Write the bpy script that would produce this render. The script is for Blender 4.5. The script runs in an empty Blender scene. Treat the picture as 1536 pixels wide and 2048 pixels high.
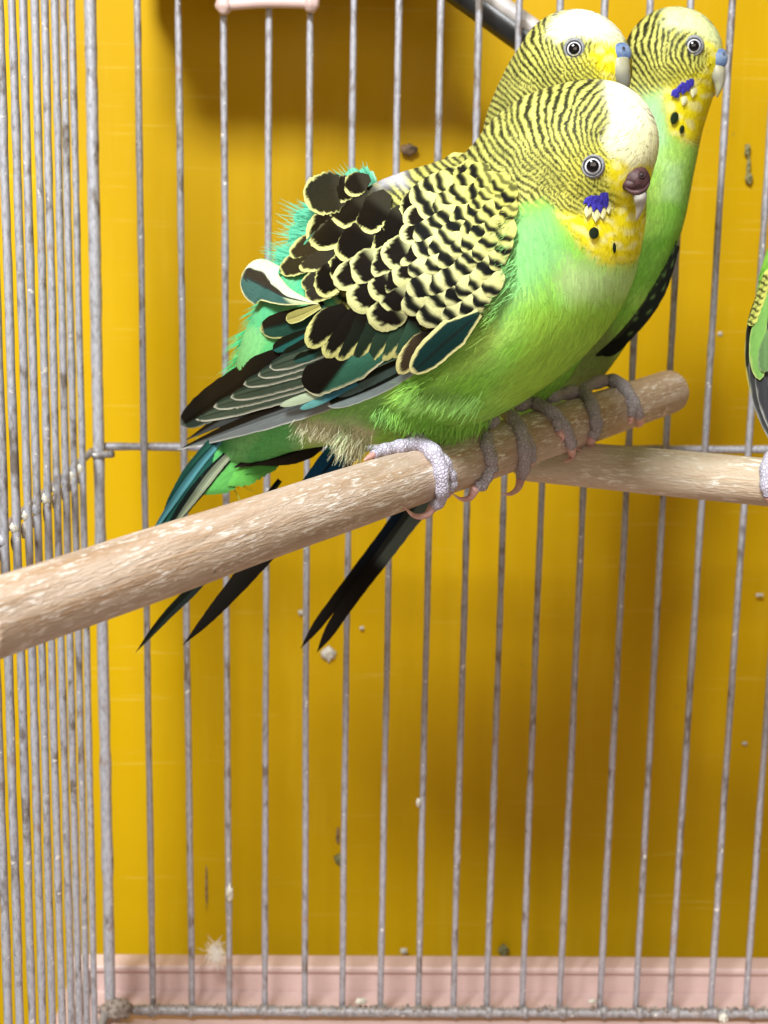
import bpy, bmesh, math, random
import numpy as np
from mathutils import Vector, Matrix
from mathutils.bvhtree import BVHTree
from mathutils.geometry import tessellate_polygon
random.seed(7); rng = np.random.default_rng(7)
S = 0.01                                   # all lengths below are centimetres; S turns them into metres
sc = bpy.context.scene; C = sc.collection

# ------------------------------------------------------------------ camera
F = 2900.0                                 # focal length in pixels of the 1536 x 2048 photograph
_n = lambda v: v / np.linalg.norm(v)
U_ = -_n(np.array([-240., -14316., -F])); y_ = np.array([math.tan(math.radians(-1.3)), 0, -1.])
Y_ = _n(y_ - U_ * (y_ @ U_)); X_ = np.cross(Y_, U_); RW = np.array([X_, Y_, U_])   # world <- camera
cam = bpy.data.objects.new('camera', bpy.data.cameras.new('camera')); C.objects.link(cam)
cam.matrix_world = Matrix([[*RW[0], 0], [*RW[1], 0], [*RW[2], 0], [0, 0, 0, 1]])
cd = cam.data; cd.sensor_fit = 'VERTICAL'; cd.sensor_height = 36; cd.lens = F / 2048 * 36
cd.clip_start = .01; cd.clip_end = 20
cd.dof.use_dof = True; cd.dof.focus_distance = .315; cd.dof.aperture_fstop = 30
sc.camera = cam
def P(px, py, Y):                          # point of the place seen at that pixel, Y cm into the place
    d = RW @ np.array([px - 768, -(py - 1024), -F]); return d * (Y / d[1])
def proj(p):
    c = np.asarray(p) @ RW; return 768 + F * c[..., 0] / -c[..., 2], 1024 - F * c[..., 1] / -c[..., 2]

# ------------------------------------------------------------------ world, lamps, exposure
w = bpy.data.worlds.new('World'); sc.world = w; w.use_nodes = True
w.node_tree.nodes['Background'].inputs[0].default_value = (1.0, .68, .42, 1)
w.node_tree.nodes['Background'].inputs[1].default_value = .17
def lamp(name, loc, aim, size, power, col):
    l = bpy.data.lights.new(name, 'AREA'); l.shape = 'RECTANGLE'; l.size, l.size_y = size[0] * S, size[1] * S
    l.energy = power; l.color = col
    o = bpy.data.objects.new(name, l); C.objects.link(o); o.location = Vector(loc) * S
    o.rotation_euler = (Vector(aim) - Vector(loc)).to_track_quat('-Z', 'Y').to_euler(); return o
lamp('ceiling_lamp', (-22, -28, 62), (3, 40, -8), (30, 17), 18.5, (.98, 1, 1))
lamp('room_light', (6, -45, 14), (0, 40, -8), (60, 40), 2.1, (1, .86, .72))
sp = bpy.data.lights.new('added_strip_spot', 'SPOT'); sp.energy = 30; sp.spot_size = math.radians(19); sp.spot_blend = .25; sp.shadow_soft_size = .012; sp.color = (.93, 1, .9)  # added spot with no fixture behind it, brightens the board's left strip
so = bpy.data.objects.new('added_strip_spot', sp); C.objects.link(so); so.location = Vector((-24, 34, 66)) * S
so.rotation_euler = (Vector((-20.2, 53.5, -6)) - Vector((-24, 34, 66))).to_track_quat('-Z', 'Y').to_euler()
sc.view_settings.view_transform = 'Standard'; sc.view_settings.look = 'None'
sc.view_settings.exposure = 0; sc.view_settings.gamma = 1
sc.cycles.max_bounces = 6

# ------------------------------------------------------------------ helpers
def lin(*c): return tuple((v / 255 / 12.92 if v <= 10 else ((v / 255 + .055) / 1.055) ** 2.4) for v in c)
def tag(o, label=None, cat=None, group=None, kind=None):
    if label: o['label'] = label
    if cat: o['category'] = cat
    if group: o['group'] = group
    if kind: o['kind'] = kind
    return o
def empty(name, loc):
    o = bpy.data.objects.new(name, None); o.empty_display_size = .01; C.objects.link(o); o.location = Vector(loc) * S; return o
def link(name, me, mat, parent=None, loc=None):
    o = bpy.data.objects.new(name, me); C.objects.link(o)
    if mat: me.materials.append(mat)
    if parent:
        o.parent = parent
        M = Matrix(); q = parent
        while q: M = q.matrix_basis @ M; q = q.parent
        o.matrix_basis = M.inverted() @ (Matrix.Translation(Vector(loc) * S) if loc is not None else Matrix())
    elif loc is not None: o.location = Vector(loc) * S
    return o
def grid_mesh(name, V, faces, cols=None, uvs=None, smooth=True):
    me = bpy.data.meshes.new(name); V = np.asarray(V, float) * S; faces = np.asarray(faces, np.int32)
    me.vertices.add(len(V)); me.vertices.foreach_set('co', V.ravel())
    k = faces.shape[1]; n = len(faces)
    me.loops.add(n * k); me.loops.foreach_set('vertex_index', faces.ravel())
    me.polygons.add(n); me.polygons.foreach_set('loop_start', np.arange(0, n * k, k, dtype=np.int32))
    me.polygons.foreach_set('loop_total', np.full(n, k, np.int32))
    me.update(); me.validate()
    if smooth: me.polygons.foreach_set('use_smooth', np.ones(len(me.polygons), bool))
    if cols is not None:
        a = me.color_attributes.new('Col', 'FLOAT_COLOR', 'POINT')
        a.data.foreach_set('color', np.concatenate([np.asarray(cols, float), np.ones((len(V), 1))], 1).ravel())
    if uvs is not None:
        l = me.uv_layers.new(name='UVMap'); idx = np.empty(len(me.loops), np.int32); me.loops.foreach_get('vertex_index', idx)
        l.data.foreach_set('uv', np.asarray(uvs, float)[idx].ravel())
    return me
def tube(pts, rad, seg=12, close=True):
    pts = np.asarray(pts, float); n = len(pts); rad = np.broadcast_to(np.asarray(rad, float), (n,)).copy()
    T = np.gradient(pts, axis=0); T /= np.linalg.norm(T, axis=1)[:, None] + 1e-12
    ref = np.array([0, 0, 1.]) if abs(T[0][2]) < .9 else np.array([1., 0, 0])
    V = []; a = np.linspace(0, 2 * math.pi, seg, endpoint=False); N = np.cross(T[0], ref); N /= np.linalg.norm(N)
    for i in range(n):
        N = N - T[i] * (N @ T[i]); N /= np.linalg.norm(N); B = np.cross(T[i], N)
        V.append(pts[i] + rad[i] * (np.cos(a)[:, None] * N + np.sin(a)[:, None] * B))
    V = np.concatenate(V); f = []
    for i in range(n - 1):
        for j in range(seg): f.append((i * seg + j, i * seg + (j + 1) % seg, (i + 1) * seg + (j + 1) % seg, (i + 1) * seg + j))
    f = np.array(f)
    if close:
        V = np.concatenate([V, pts[:1], pts[-1:]]); a0 = len(V) - 2; e = []
        for j in range(0, seg):
            e.append((a0, (j + 1) % seg, j, j)); e.append((a0 + 1, (n - 1) * seg + j, (n - 1) * seg + (j + 1) % seg, (n - 1) * seg + (j + 1) % seg))
        return V, f, e
    return V, f, []
def tube_mesh(name, pts, rad, seg=12, ends=True):
    V, f, e = tube(pts, rad, seg, ends)
    me = bpy.data.meshes.new(name); me.from_pydata([tuple(v) for v in V * S], [], [tuple(q) for q in f.tolist()] + [tuple(q[:3]) for q in e])
    me.polygons.foreach_set('use_smooth', np.ones(len(me.polygons), bool)); me.update(); return me
def spline(pts, n):
    pts = np.asarray(pts, float); k = len(pts); q = np.concatenate([2 * pts[:1] - pts[1:2], pts, 2 * pts[-1:] - pts[-2:-1]])
    out = []
    for t in np.linspace(0, k - 1, n):
        i = min(int(t), k - 2); u = t - i; a, b, c, d = q[i:i + 4]
        out.append(.5 * (2 * b + (c - a) * u + (2 * a - 5 * b + 4 * c - d) * u * u + (3 * b - a - 3 * c + d) * u ** 3))
    return np.array(out)
def bm_mesh(name, bm, smooth=False):
    me = bpy.data.meshes.new(name); bm.to_mesh(me); bm.free()
    if smooth: me.polygons.foreach_set('use_smooth', np.ones(len(me.polygons), bool))
    return me

# ------------------------------------------------------------------ materials
def mat(name):
    m = bpy.data.materials.new(name); m.use_nodes = True; nt = m.node_tree
    return m, nt, nt.nodes['Principled BSDF']
def N(nt, t, **k):
    n = nt.nodes.new(t)
    for a, b in k.items():
        if a[0] == 'i' and a[1:].isdigit(): n.inputs[int(a[1:])].default_value = b
        else: setattr(n, a, b)
    return n
def ramp(nt, src, stops):
    r = nt.nodes.new('ShaderNodeValToRGB'); nt.links.new(src, r.inputs[0]); e = r.color_ramp.elements
    while len(e) < len(stops): e.new(.5)
    for q, (p, c) in zip(e, stops): q.position = p; q.color = (*c, 1) if len(c) == 3 else c
    return r.outputs[0]
def noise(nt, vec, scale, detail=4, rough=.55, dist=0):
    n = N(nt, 'ShaderNodeTexNoise'); n.inputs['Scale'].default_value = scale; n.inputs['Detail'].default_value = detail
    n.inputs['Roughness'].default_value = rough; n.inputs['Distortion'].default_value = dist
    if vec: nt.links.new(vec, n.inputs['Vector'])
    return n.outputs[0]
def mapping(nt, src, scale=(1, 1, 1), loc=(0, 0, 0)):
    m = N(nt, 'ShaderNodeMapping'); nt.links.new(src, m.inputs[0]); m.inputs['Scale'].default_value = scale; m.inputs['Location'].default_value = loc
    return m.outputs[0]
def mix(nt, a, b, f, mode='MIX'):
    m = N(nt, 'ShaderNodeMix', data_type='RGBA', blend_type=mode)
    for v, s in ((f, 0), (a, 6), (b, 7)):
        if isinstance(v, (int, float)): m.inputs[s].default_value = v
        elif isinstance(v, tuple): m.inputs[s].default_value = (*v, 1)
        else: nt.links.new(v, m.inputs[s])
    return m.outputs[2]
def bump(nt, b, h, strength, dist):
    n = N(nt, 'ShaderNodeBump'); n.inputs['Strength'].default_value = strength; n.inputs['Distance'].default_value = dist
    nt.links.new(h, n.inputs['Height']); nt.links.new(n.outputs[0], b.inputs['Normal'])
def coords(nt, which='Object'): return N(nt, 'ShaderNodeTexCoord').outputs[which]

def wire_material(name, base, dark, rust_amt):
    m, nt, b = mat(name); o = N(nt, 'ShaderNodeObjectInfo'); g = N(nt, 'ShaderNodeNewGeometry').outputs['Position']
    a = N(nt, 'ShaderNodeVectorMath', operation='ADD'); nt.links.new(g, a.inputs[0])
    sc_ = N(nt, 'ShaderNodeVectorMath', operation='SCALE'); nt.links.new(o.outputs['Location'], sc_.inputs[0]); sc_.inputs['Scale'].default_value = 3.1
    nt.links.new(sc_.outputs[0], a.inputs[1]); v = a.outputs[0]
    n1 = noise(nt, mapping(nt, v, (1, 1, .45)), 900, 5, .65); n2 = noise(nt, mapping(nt, v, (1, 1, .5)), 230, 4, .6); n3 = noise(nt, v, 90, 3)
    c = ramp(nt, n1, [(.28, dark), (.5, base), (.75, tuple(min(1, x * 1.25) for x in base))])
    c = mix(nt, c, tuple(x * .35 for x in (.42, .33, .25)), ramp(nt, n2, [(.55, (0, 0, 0)), (.68, (.85,) * 3)]))
    c = mix(nt, c, (.30, .16, .09), ramp(nt, n3, [(.66 - rust_amt, (0, 0, 0)), (.74, (.6,) * 3)]))
    c = mix(nt, c, (.8, .78, .74), ramp(nt, noise(nt, v, 420, 2), [(.68, (0, 0, 0)), (.73, (.9,) * 3)]))
    nt.links.new(c, b.inputs['Base Color']); b.inputs['Metallic'].default_value = .25; b.inputs['Roughness'].default_value = .5
    bump(nt, b, n1, .5, .0004); return m
M_WIRE = wire_material('galvanised_wire', (.38, .38, .42), (.24, .24, .26), .02)
M_SIDE = wire_material('galvanised_side_wire', (.46, .47, .52), (.27, .27, .30), .05)
M_RAIL = wire_material('galvanised_rail', (.33, .32, .33), (.10, .095, .09), .05)

def yellow():
    m, nt, b = mat('yellow_board'); v = coords(nt)
    c = mix(nt, (.58, .362, .0012), (.49, .288, .0012), noise(nt, v, 14, 4))
    c = mix(nt, c, (.66, .46, .03), ramp(nt, noise(nt, mapping(nt, v, (1, 1, .12)), 60, 4, .7), [(.55, (0, 0, 0)), (.8, (.35,) * 3)]))
    c = mix(nt, c, (.70, .52, .10), ramp(nt, noise(nt, mapping(nt, v, (22, 1, 700)), 1, 3), [(.64, (0, 0, 0)), (.76, (.35,) * 3)]))
    c = mix(nt, c, (.38, .25, .03), ramp(nt, noise(nt, v, 300, 2), [(.75, (0, 0, 0)), (.79, (.6,) * 3)]))
    nt.links.new(c, b.inputs['Base Color']); nt.links.new(ramp(nt, noise(nt, v, 40, 4, .7), [(.3, (.35,) * 3), (.7, (.65,) * 3)]), b.inputs['Roughness']); b.inputs['Specular IOR Level'].default_value = .14
    bump(nt, b, noise(nt, v, 2200, 2), .12, .0003); return m
M_YEL = yellow()
def simple(name, col, rough=.5, spec=.5, nscale=None, ncol=None, bstr=0, sub=0, subcol=None, nlo=.4, nhi=.65, trans=0):
    m, nt, b = mat(name); v = coords(nt); b.inputs['Roughness'].default_value = rough; b.inputs['Specular IOR Level'].default_value = spec
    if nscale:
        nn = noise(nt, v, nscale, 4, .6); nt.links.new(mix(nt, col, ncol or tuple(x * .7 for x in col), ramp(nt, nn, [(nlo, (0, 0, 0)), (nhi, (1, 1, 1))])), b.inputs['Base Color'])
        if bstr: bump(nt, b, nn, bstr, .0006)
    else: b.inputs['Base Color'].default_value = (*col, 1)
    if sub: b.inputs['Subsurface Weight'].default_value = sub; b.inputs['Subsurface Radius'].default_value = (.004, .002, .001)
    if trans: b.inputs['Transmission Weight'].default_value = trans
    return m
M_PINK = simple('pink_plastic', (.64, .47, .44), .38, .4, 55, (.58, .42, .39), .03)
M_DIRT = simple('caked_dirt', (.42, .36, .31), .9, .2, 600, (.13, .10, .085), .8)
M_WHITE = simple('dried_droppings', (.72, .70, .62), .8, .3, 500, (.4, .38, .3), .6)
M_BLACKHOSE = simple('black_tubing', (.012, .013, .014), .3, .5, 60, (.03, .03, .03))
M_GREYBAND = simple('grey_stripe', (.52, .49, .47), .35, .5, 200, (.40, .38, .37))
def wood(name, base, warm, streak):
    m, nt, b = mat(name); v = coords(nt)     # the dowel runs along its local Z
    base = tuple(x * .9 for x in base)
    g = noise(nt, mapping(nt, v, (1, 1, .06)), 420, 5, .6, .3); g2 = noise(nt, mapping(nt, v, (1, 1, .16)), 120, 3)
    s1 = noise(nt, mapping(nt, v, (1, 1, .15)), 1900, 3, .6, .5); s2 = noise(nt, mapping(nt, v, (1, 1, .4)), 260, 3)
    c = mix(nt, base, warm, ramp(nt, g, [(.40, (0, 0, 0)), (.68, (1, 1, 1))]))
    c = mix(nt, c, tuple(x * .72 for x in warm), ramp(nt, g2, [(.5, (0, 0, 0)), (.75, (.8,) * 3)]))
    ml = N(nt, 'ShaderNodeMath', operation='MULTIPLY'); nt.links.new(ramp(nt, s1, [(.53, (0, 0, 0)), (.62, (.9,) * 3)]), ml.inputs[0])
    nt.links.new(ramp(nt, s2, [(.42, (.1,) * 3), (.6, (1, 1, 1))]), ml.inputs[1])
    c = mix(nt, c, tuple(x * .8 for x in warm), ramp(nt, noise(nt, mapping(nt, v, (1, 1, .5)), 55, 3, .6, .5), [(.52, (0, 0, 0)), (.68, (.75,) * 3)]))
    c = mix(nt, c, streak, ml.outputs[0]); dots = noise(nt, v, 230, 2)
    c = mix(nt, c, (.12, .13, .03), ramp(nt, dots, [(.76, (0, 0, 0)), (.79, (.8,) * 3)]))
    nt.links.new(c, b.inputs['Base Color']); nt.links.new(ramp(nt, s1, [(.4, (.6,) * 3), (.65, (.3,) * 3)]), b.inputs['Roughness'])
    ad = N(nt, 'ShaderNodeMath', operation='ADD'); nt.links.new(s1, ad.inputs[0]); nt.links.new(g, ad.inputs[1])
    bump(nt, b, ad.outputs[0], .75, .0007); return m
M_WOOD = wood('peeled_wood', (.60, .475, .37), (.41, .27, .165), (.88, .83, .77))
M_WOOD2 = wood('pale_wood', (.60, .50, .375), (.50, .37, .25), (.84, .80, .72))

def plumage_mat(name, streak=0, rough=.62):
    m, nt, b = mat(name); a = N(nt, 'ShaderNodeVertexColor', layer_name='Col').outputs[0]
    if streak:
        uv = coords(nt, 'UV')                # barbs: fine lines running out and forward from the shaft
        sx = N(nt, 'ShaderNodeSeparateXYZ'); nt.links.new(uv, sx.inputs[0])
        ab = N(nt, 'ShaderNodeMath', operation='ABSOLUTE'); nt.links.new(sx.outputs[0], ab.inputs[0])
        mu = N(nt, 'ShaderNodeMath', operation='MULTIPLY_ADD'); nt.links.new(ab.outputs[0], mu.inputs[0]); mu.inputs[1].default_value = -.7; nt.links.new(sx.outputs[1], mu.inputs[2])
        cb = N(nt, 'ShaderNodeCombineXYZ'); nt.links.new(mu.outputs[0], cb.inputs[1]); mm = N(nt, 'ShaderNodeMath', operation='MULTIPLY'); nt.links.new(sx.outputs[0], mm.inputs[0]); mm.inputs[1].default_value = .12; nt.links.new(mm.outputs[0], cb.inputs[0])
        oi = N(nt, 'ShaderNodeObjectInfo'); nt.links.new(oi.outputs['Random'], cb.inputs[2])
        n = noise(nt, cb.outputs[0], 95, 3, .6); a = mix(nt, a, ramp(nt, n, [(.3, (.62,) * 3), (.7, (1.28,) * 3)]), 1.0, 'MULTIPLY')
        bump(nt, b, n, .35, .0005)
    nt.links.new(a, b.inputs['Base Color']); b.inputs['Roughness'].default_value = rough; b.inputs['Specular IOR Level'].default_value = .16; return m
M_PLUME = plumage_mat('plumage'); M_FEATHER = plumage_mat('vane', 1, .6); M_FEATHER.node_tree.nodes['Principled BSDF'].inputs['Specular IOR Level'].default_value = .035
def foot_mat(name, col, dark):
    m, nt, b = mat(name); v = coords(nt)
    vo = N(nt, 'ShaderNodeTexVoronoi', feature='DISTANCE_TO_EDGE'); nt.links.new(v, vo.inputs[0]); vo.inputs['Scale'].default_value = 1150
    c = mix(nt, dark, col, ramp(nt, vo.outputs[0], [(.02, (0, 0, 0)), (.14, (1, 1, 1))]))
    c = mix(nt, c, tuple(x * 1.25 for x in col), ramp(nt, noise(nt, v, 700, 3), [(.5, (0, 0, 0)), (.7, (.6,) * 3)]))
    nt.links.new(c, b.inputs['Base Color']); b.inputs['Roughness'].default_value = .55
    bump(nt, b, ramp(nt, vo.outputs[0], [(0, (0, 0, 0)), (.2, (1, 1, 1))]), .6, .0004)
    b.inputs['Subsurface Weight'].default_value = .05; b.inputs['Subsurface Radius'].default_value = (.002, .001, .001); return m
M_FOOT1 = foot_mat('pale_scaly_skin', (.50, .48, .57), (.37, .34, .43)); M_FOOT2 = foot_mat('grey_scaly_skin', (.37, .33, .35), (.25, .22, .24))
M_CLAW = simple('claw', (.62, .38, .33), .35, .5, 400, (.50, .27, .25), 0, .3)
M_CLAWTIP = simple('claw_pale', (.66, .48, .33), .35, .5)
M_CEREBROWN = simple('brown_cere', (.085, .036, .038), .55, .4, 420, (.035, .014, .016), .6, nlo=.35, nhi=.6)
M_CEREBLUE = simple('blue_cere', (.085, .15, .31), .55, .35, 420, (.19, .25, .36), .5)
M_BEAK = simple('grey_beak', (.40, .385, .34), .35, .45, 250, (.40, .38, .34), .15, .1)
M_NOSTRIL = simple('nostril_lining', (.02, .01, .01), .6)
M_PUPIL = simple('pupil', (.004, .004, .005), .03, .7); M_IRIS = simple('iris', (.62, .63, .66), .15, .6)
M_LID = simple('eyelid_skin', (.33, .345, .36), .7, .3, 1500, (.20, .21, .22), .6); M_LASH = simple('eye_rim', (.03, .03, .04), .4)

# ------------------------------------------------------------------ the setting: board and tray
YW, YB, YT = 46.0, 53.5, 47.9              # wire wall, yellow board, back wall of the tray
def board():
    bm = bmesh.new(); z0, z1 = -52, 26; n = 60
    V = [[None] * (n + 1) for _ in range(n + 1)]
    for i in range(n + 1):
        for j in range(n + 1):
            x = -30 + 62 * i / n; z = z0 + (z1 - z0) * j / n
            y = YB + .10 * math.sin(x * .45 + .3) + .06 * math.sin(x * 1.3 + z * .1) + .05 * math.sin(z * .35)
            V[i][j] = bm.verts.new((x * S, y * S, z * S))
    for i in range(n):
        for j in range(n): bm.faces.new((V[i][j], V[i + 1][j], V[i + 1][j + 1], V[i][j + 1]))
    r = bmesh.ops.extrude_face_region(bm, geom=bm.faces[:])
    bmesh.ops.translate(bm, verts=[v for v in r['geom'] if isinstance(v, bmesh.types.BMVert)], vec=(0, .4 * S, 0))
    bmesh.ops.recalc_face_normals(bm, faces=bm.faces[:])
    tag(link('wall', bm_mesh('wall', bm, True), M_YEL), kind='structure')
board()
post_b = P(219, 1950, YW); XS = post_b[0]; zrim = P(800, 1934, YT)[2]; zbar = P(800, 2018, YW)[2]; zfl = zbar - .42
def box(bm, a, b, bev=0):
    r = bmesh.ops.create_cube(bm, size=1); vs = r['verts']
    for v in vs:
        for k in range(3): v.co[k] = ((a[k] + b[k]) / 2 + v.co[k] * (b[k] - a[k])) * S
    if bev: bmesh.ops.bevel(bm, geom=list({e for v in vs for e in v.link_edges}), offset=bev * S, segments=3, affect='EDGES', profile=.6)
bm = bmesh.new()
box(bm, (XS - 1.6, YT, zfl - .4), (22, YT + .55, zrim), .09); box(bm, (XS - 1.75, YT - .12, zrim - .22), (22, YT + .8, zrim + .04), .10)
box(bm, (XS - 1.6, 30, zfl - .4), (XS - 1.05, YT - .003, zrim - .01), .09)
tray = tag(link('tray', bm_mesh('tray', bm, True), M_PINK), 'pink plastic tray along the foot of the cage behind the bars', 'tray')
bm = bmesh.new(); box(bm, (XS - 1.0, 24, zfl - .4), (22, YT - .004, zfl), .02)
link('tray_floor', bm_mesh('tray_floor', bm), M_PINK, tray)
bm = bmesh.new(); box(bm, (-60, -60, zfl - 30), (60, 90, zfl - 28), 0)
tag(link('floor', bm_mesh('floor', bm), simple('table_top', (.32, .30, .28), .6, .4, 8)), kind='structure')

# ------------------------------------------------------------------ the cage
cage = tag(empty('bird_cage', (XS, YW, zbar)), 'galvanised wire bird cage with grey vertical bars and a dense side wall at the left', 'cage')
ztop = P(768, -260, YW)[2]
def wire(p0, p1, r, m, name='wire', wob=.012, n=70, seg=10):
    p0 = np.array(p0, float); p1 = np.array(p1, float); t = np.linspace(0, 1, n)[:, None]; pts = p0 + (p1 - p0) * t
    for ax in range(3):
        pts[:, ax] += wob * np.sin(t[:, 0] * random.uniform(4, 9) + random.uniform(0, 6)) + wob * .35 * np.sin(t[:, 0] * random.uniform(25, 50) + random.uniform(0, 6))
    rr = r * (1 + .05 * np.array([random.gauss(0, 1) for _ in range(n)]))
    me = tube_mesh(name, pts - p0, rr, seg); return link(name, me, m, cage, p0)
bot = [305, 382, 458, 530, 609.5, 686, 763.5, 839, 910, 977, 1049, 1124, 1206, 1277, 1347, 1428, 1500]
top = {0: 275, 1: 358, 2: 447, 3: 537, 4: 619, 5: 707, 6: 796, 7: 880, 8: 957, 14: 1457}
for i, b in enumerate(bot + [1575, 1650]):
    p = P(b, 1900, YW); q = P(top[i], 100, YW) if i in top else None
    x1 = q[0] if q is not None and i < 9 else p[0] + random.uniform(-.04, .04)
    sl = (x1 - p[0]) / ((q[2] - p[2]) if q is not None else 26)
    x0 = p[0] + sl * (zbar - p[2]); xt = p[0] + sl * (ztop - p[2])
    wire((x0, YW + random.uniform(-.02, .02), zbar - .12), (xt, YW, ztop), .108, M_WIRE)
def solveY(px, py):
    lo, hi = 15., 50.
    for _ in range(40):
        m = (lo + hi) / 2
        if P(px, py, m)[0] < XS: hi = m
        else: lo = m
    return m
XS5 = XS
side_px = [155, 138, 121, 102, 82, 60, 39, 15]
sy = [solveY(x, 1100 if False else 500) for x in side_px]
Y0 = P(190, 500, YW)[0]
ys = []
for x in side_px:                           # bars of the side wall, from their place at mid height
    r = P(x, 500, 1.0); ys.append((XS + (Y0 - XS)) / r[0])
step = (ys[0] - ys[-1]) / 7; ys += [ys[-1] - step * k for k in range(1, 5)]
for k, yy in enumerate(ys):
    dx = (Y0 - XS)
    wire((XS, yy, zbar - .1), (XS + dx * 1.5, yy, ztop), .102, M_SIDE)
wire((XS, YW - .02, zbar - .2), (XS + (Y0 - XS) * 1.5, YW - .02, ztop), .185, M_RAIL if False else M_SIDE, 'corner_post', .008)
zr = P(900, 895, YW + .2)[2]
wire((XS, YW + .2, P(215, 893, YW + .2)[2]), (17, YW + .2, P(1500, 897, YW + .2)[2]), .13, M_WIRE, 'rail', .012)
wire((XS, YW - .15, zbar), (17, YW - .15, zbar - .03), .17, M_RAIL, 'rail', .02)
zs = P(210, 905, YW)[2]
wire((XS - .22, YW + .3, zs), (XS - .22, 22, zs), .12, M_RAIL, 'rail', .01)
wire((XS - .1, YW + .3, zbar), (XS - .1, 22, zbar), .15, M_RAIL, 'rail', .02)
wire((XS - .1, YW - .1, zs - .1), (XS + .55, YW - .35, zs + .02), .12, M_RAIL, 'hook', .0, 12)
def lump(name, c, r, m, parent, seed, sq=(1, 1, 1), amp=.25, sub=3):
    bm = bmesh.new(); bmesh.ops.create_icosphere(bm, subdivisions=sub, radius=1); rr = random.Random(seed)
    ph = [[rr.uniform(1, 4), rr.uniform(0, 6)] for _ in range(6)]
    for v in bm.verts:
        d = 1 + amp * (math.sin(v.co.x * ph[0][0] * 2 + ph[0][1]) * math.sin(v.co.y * ph[1][0] * 2 + ph[1][1]) + .5 * math.sin(v.co.z * ph[2][0] * 3 + ph[2][1]))
        v.co = Vector((v.co.x * sq[0], v.co.y * sq[1], v.co.z * sq[2])) * d * r * S
    return link(name, bm_mesh(name, bm, True), m, parent, c)
for k, yy in enumerate([YW - .1] + ys):      # welds where the side rail meets each bar
    lump('weld', (XS + .02, yy, zs + random.uniform(-.05, .05)), random.uniform(.12, .18), (M_WHITE if k % 3 else M_SIDE) if k > 0 else M_RAIL, cage, k, (.8, .8, 1.1), .2, 2)
    lump('weld_grime', (XS + .01, yy + .04, zs - .32), .15, M_DIRT, cage, k + 50, (.8, .8, 1.9), .2, 2)
lump('caked_dirt', (XS + .25, YW - .25, zbar + .1), .42, M_DIRT, cage, 5, (1.3, .8, .8), .25)
for b in bot: 
    p = P(b, 2018, YW); lump('weld', (p[0], YW - .17, zbar), .21, M_RAIL, cage, int(b), (.9, .9, 1.1), .15, 2)

# pink clip across three bars at the top
clip = tag(empty('hanging_clip', P(540, 8, YW - .35)), 'pinkish plastic clip with rounded ends hooked over three bars at the top', 'clip')
a, b_ = P(448, 10, YW - .35), P(622, 6, YW - .35)
link('bar', tube_mesh('bar', spline([a, (a + b_) / 2 + np.array([0, 0, .05]), b_], 20), .17, 14), M_PINK, clip, (0, 0, 0))
for q, k in ((a, 1), (b_, 2)): lump('knob', q, .26, M_PINK, clip, k, (1, 1, 1.1), .08)
for x in (446, 545, 628): link('hook', tube_mesh('hook', spline([P(x, -20, YW - .4), P(x, -40, YW + .1), P(x + 3, -150, YW + .15)], 14), .15, 12), M_PINK, clip, (0, 0, 0))
# unseen box added above the frame behind the clip so its underside shades the board
bm = bmesh.new(); c0, c1 = P(230, -75, YW + 1), P(860, -75, YW + 1)
box(bm, (c0[0], YW + .5, c0[2]), (c1[0], YW + 6.2, c0[2] + 5), .3)
tag(link('shade_box', bm_mesh('shade_box', bm, True), M_PINK), 'unseen pink box above the bars, added to cast shade on the board', 'shade box')

# dark hose behind the bars at the top
hs = empty('tube', P(980, 30, YW + 1.2)); tag(hs, 'black tube with a pale grey stripe slanting behind the bars at the top', 'tube')
h0, h1 = P(800, -106, YW + 2.2), P(1120, 125, YW + .9)
link('casing', tube_mesh('casing', [h0 + (h1 - h0) * t for t in np.linspace(0, 1, 12)], .50, 24), M_BLACKHOSE, hs, (0, 0, 0))
off = np.array([.20, -.33, .26])
link('stripe', tube_mesh('stripe', [h0 + off + (h1 - h0) * t for t in np.linspace(0, 1, 12)], .27, 16), M_GREYBAND, hs, (0, 0, 0))

# ------------------------------------------------------------------ perches
def dowel(name, a, b, r, m, label, rounded):
    a = np.array(a); b = np.array(b); L = np.linalg.norm(b - a); n = 220; seg = 64
    t = np.linspace(0, L, n); V = []; rr = random.Random(3); ph = [rr.uniform(0, 6) for _ in range(8)]
    for z in t:
        k = 1.
        if rounded and L - z < r: k = math.sqrt(max(0, 1 - ((r - (L - z)) / r) ** 2)) * .98 + .02
        an = np.linspace(0, 2 * math.pi, seg, endpoint=False)
        rad = r * k * (1 + .012 * np.sin(3 * an + ph[0] + z * .3) + .01 * np.sin(z * 1.1 + ph[1]) + .006 * np.sin(9 * an + z * .2))
        V.append(np.stack([rad * np.cos(an), rad * np.sin(an), np.full(seg, z)], 1))
    V = np.concatenate(V); f = [(i * seg + j, i * seg + (j + 1) % seg, (i + 1) * seg + (j + 1) % seg, (i + 1) * seg + j) for i in range(n - 1) for j in range(seg)]
    me = bpy.data.meshes.new(name); me.from_pydata([tuple(v) for v in V * S], [], f + [tuple(range(seg - 1, -1, -1)), tuple((n - 1) * seg + j for j in range(seg))])
    me.polygons.foreach_set('use_smooth', np.ones(len(me.polygons), bool))
    o = link(name, me, m); o.location = Vector(a) * S; o.rotation_mode = 'QUATERNION'
    o.rotation_quaternion = Vector(b - a).to_track_quat('Z', 'Y'); return tag(o, label, 'perch', 'wooden dowel perches')
RD = .65
A0 = P(-60, 1252, 22.2); A1 = P(1352, 779, 43.6)
dowel('perch', A0, A1, RD, M_WOOD, 'long reddish brown wooden dowel perch crossing from the lower left, with three birds on it', True)
B0 = P(1085, 922, 39.2); B1 = P(1640, 975, 34.3); B0 = B0 - (B1 - B0) * .12
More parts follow.
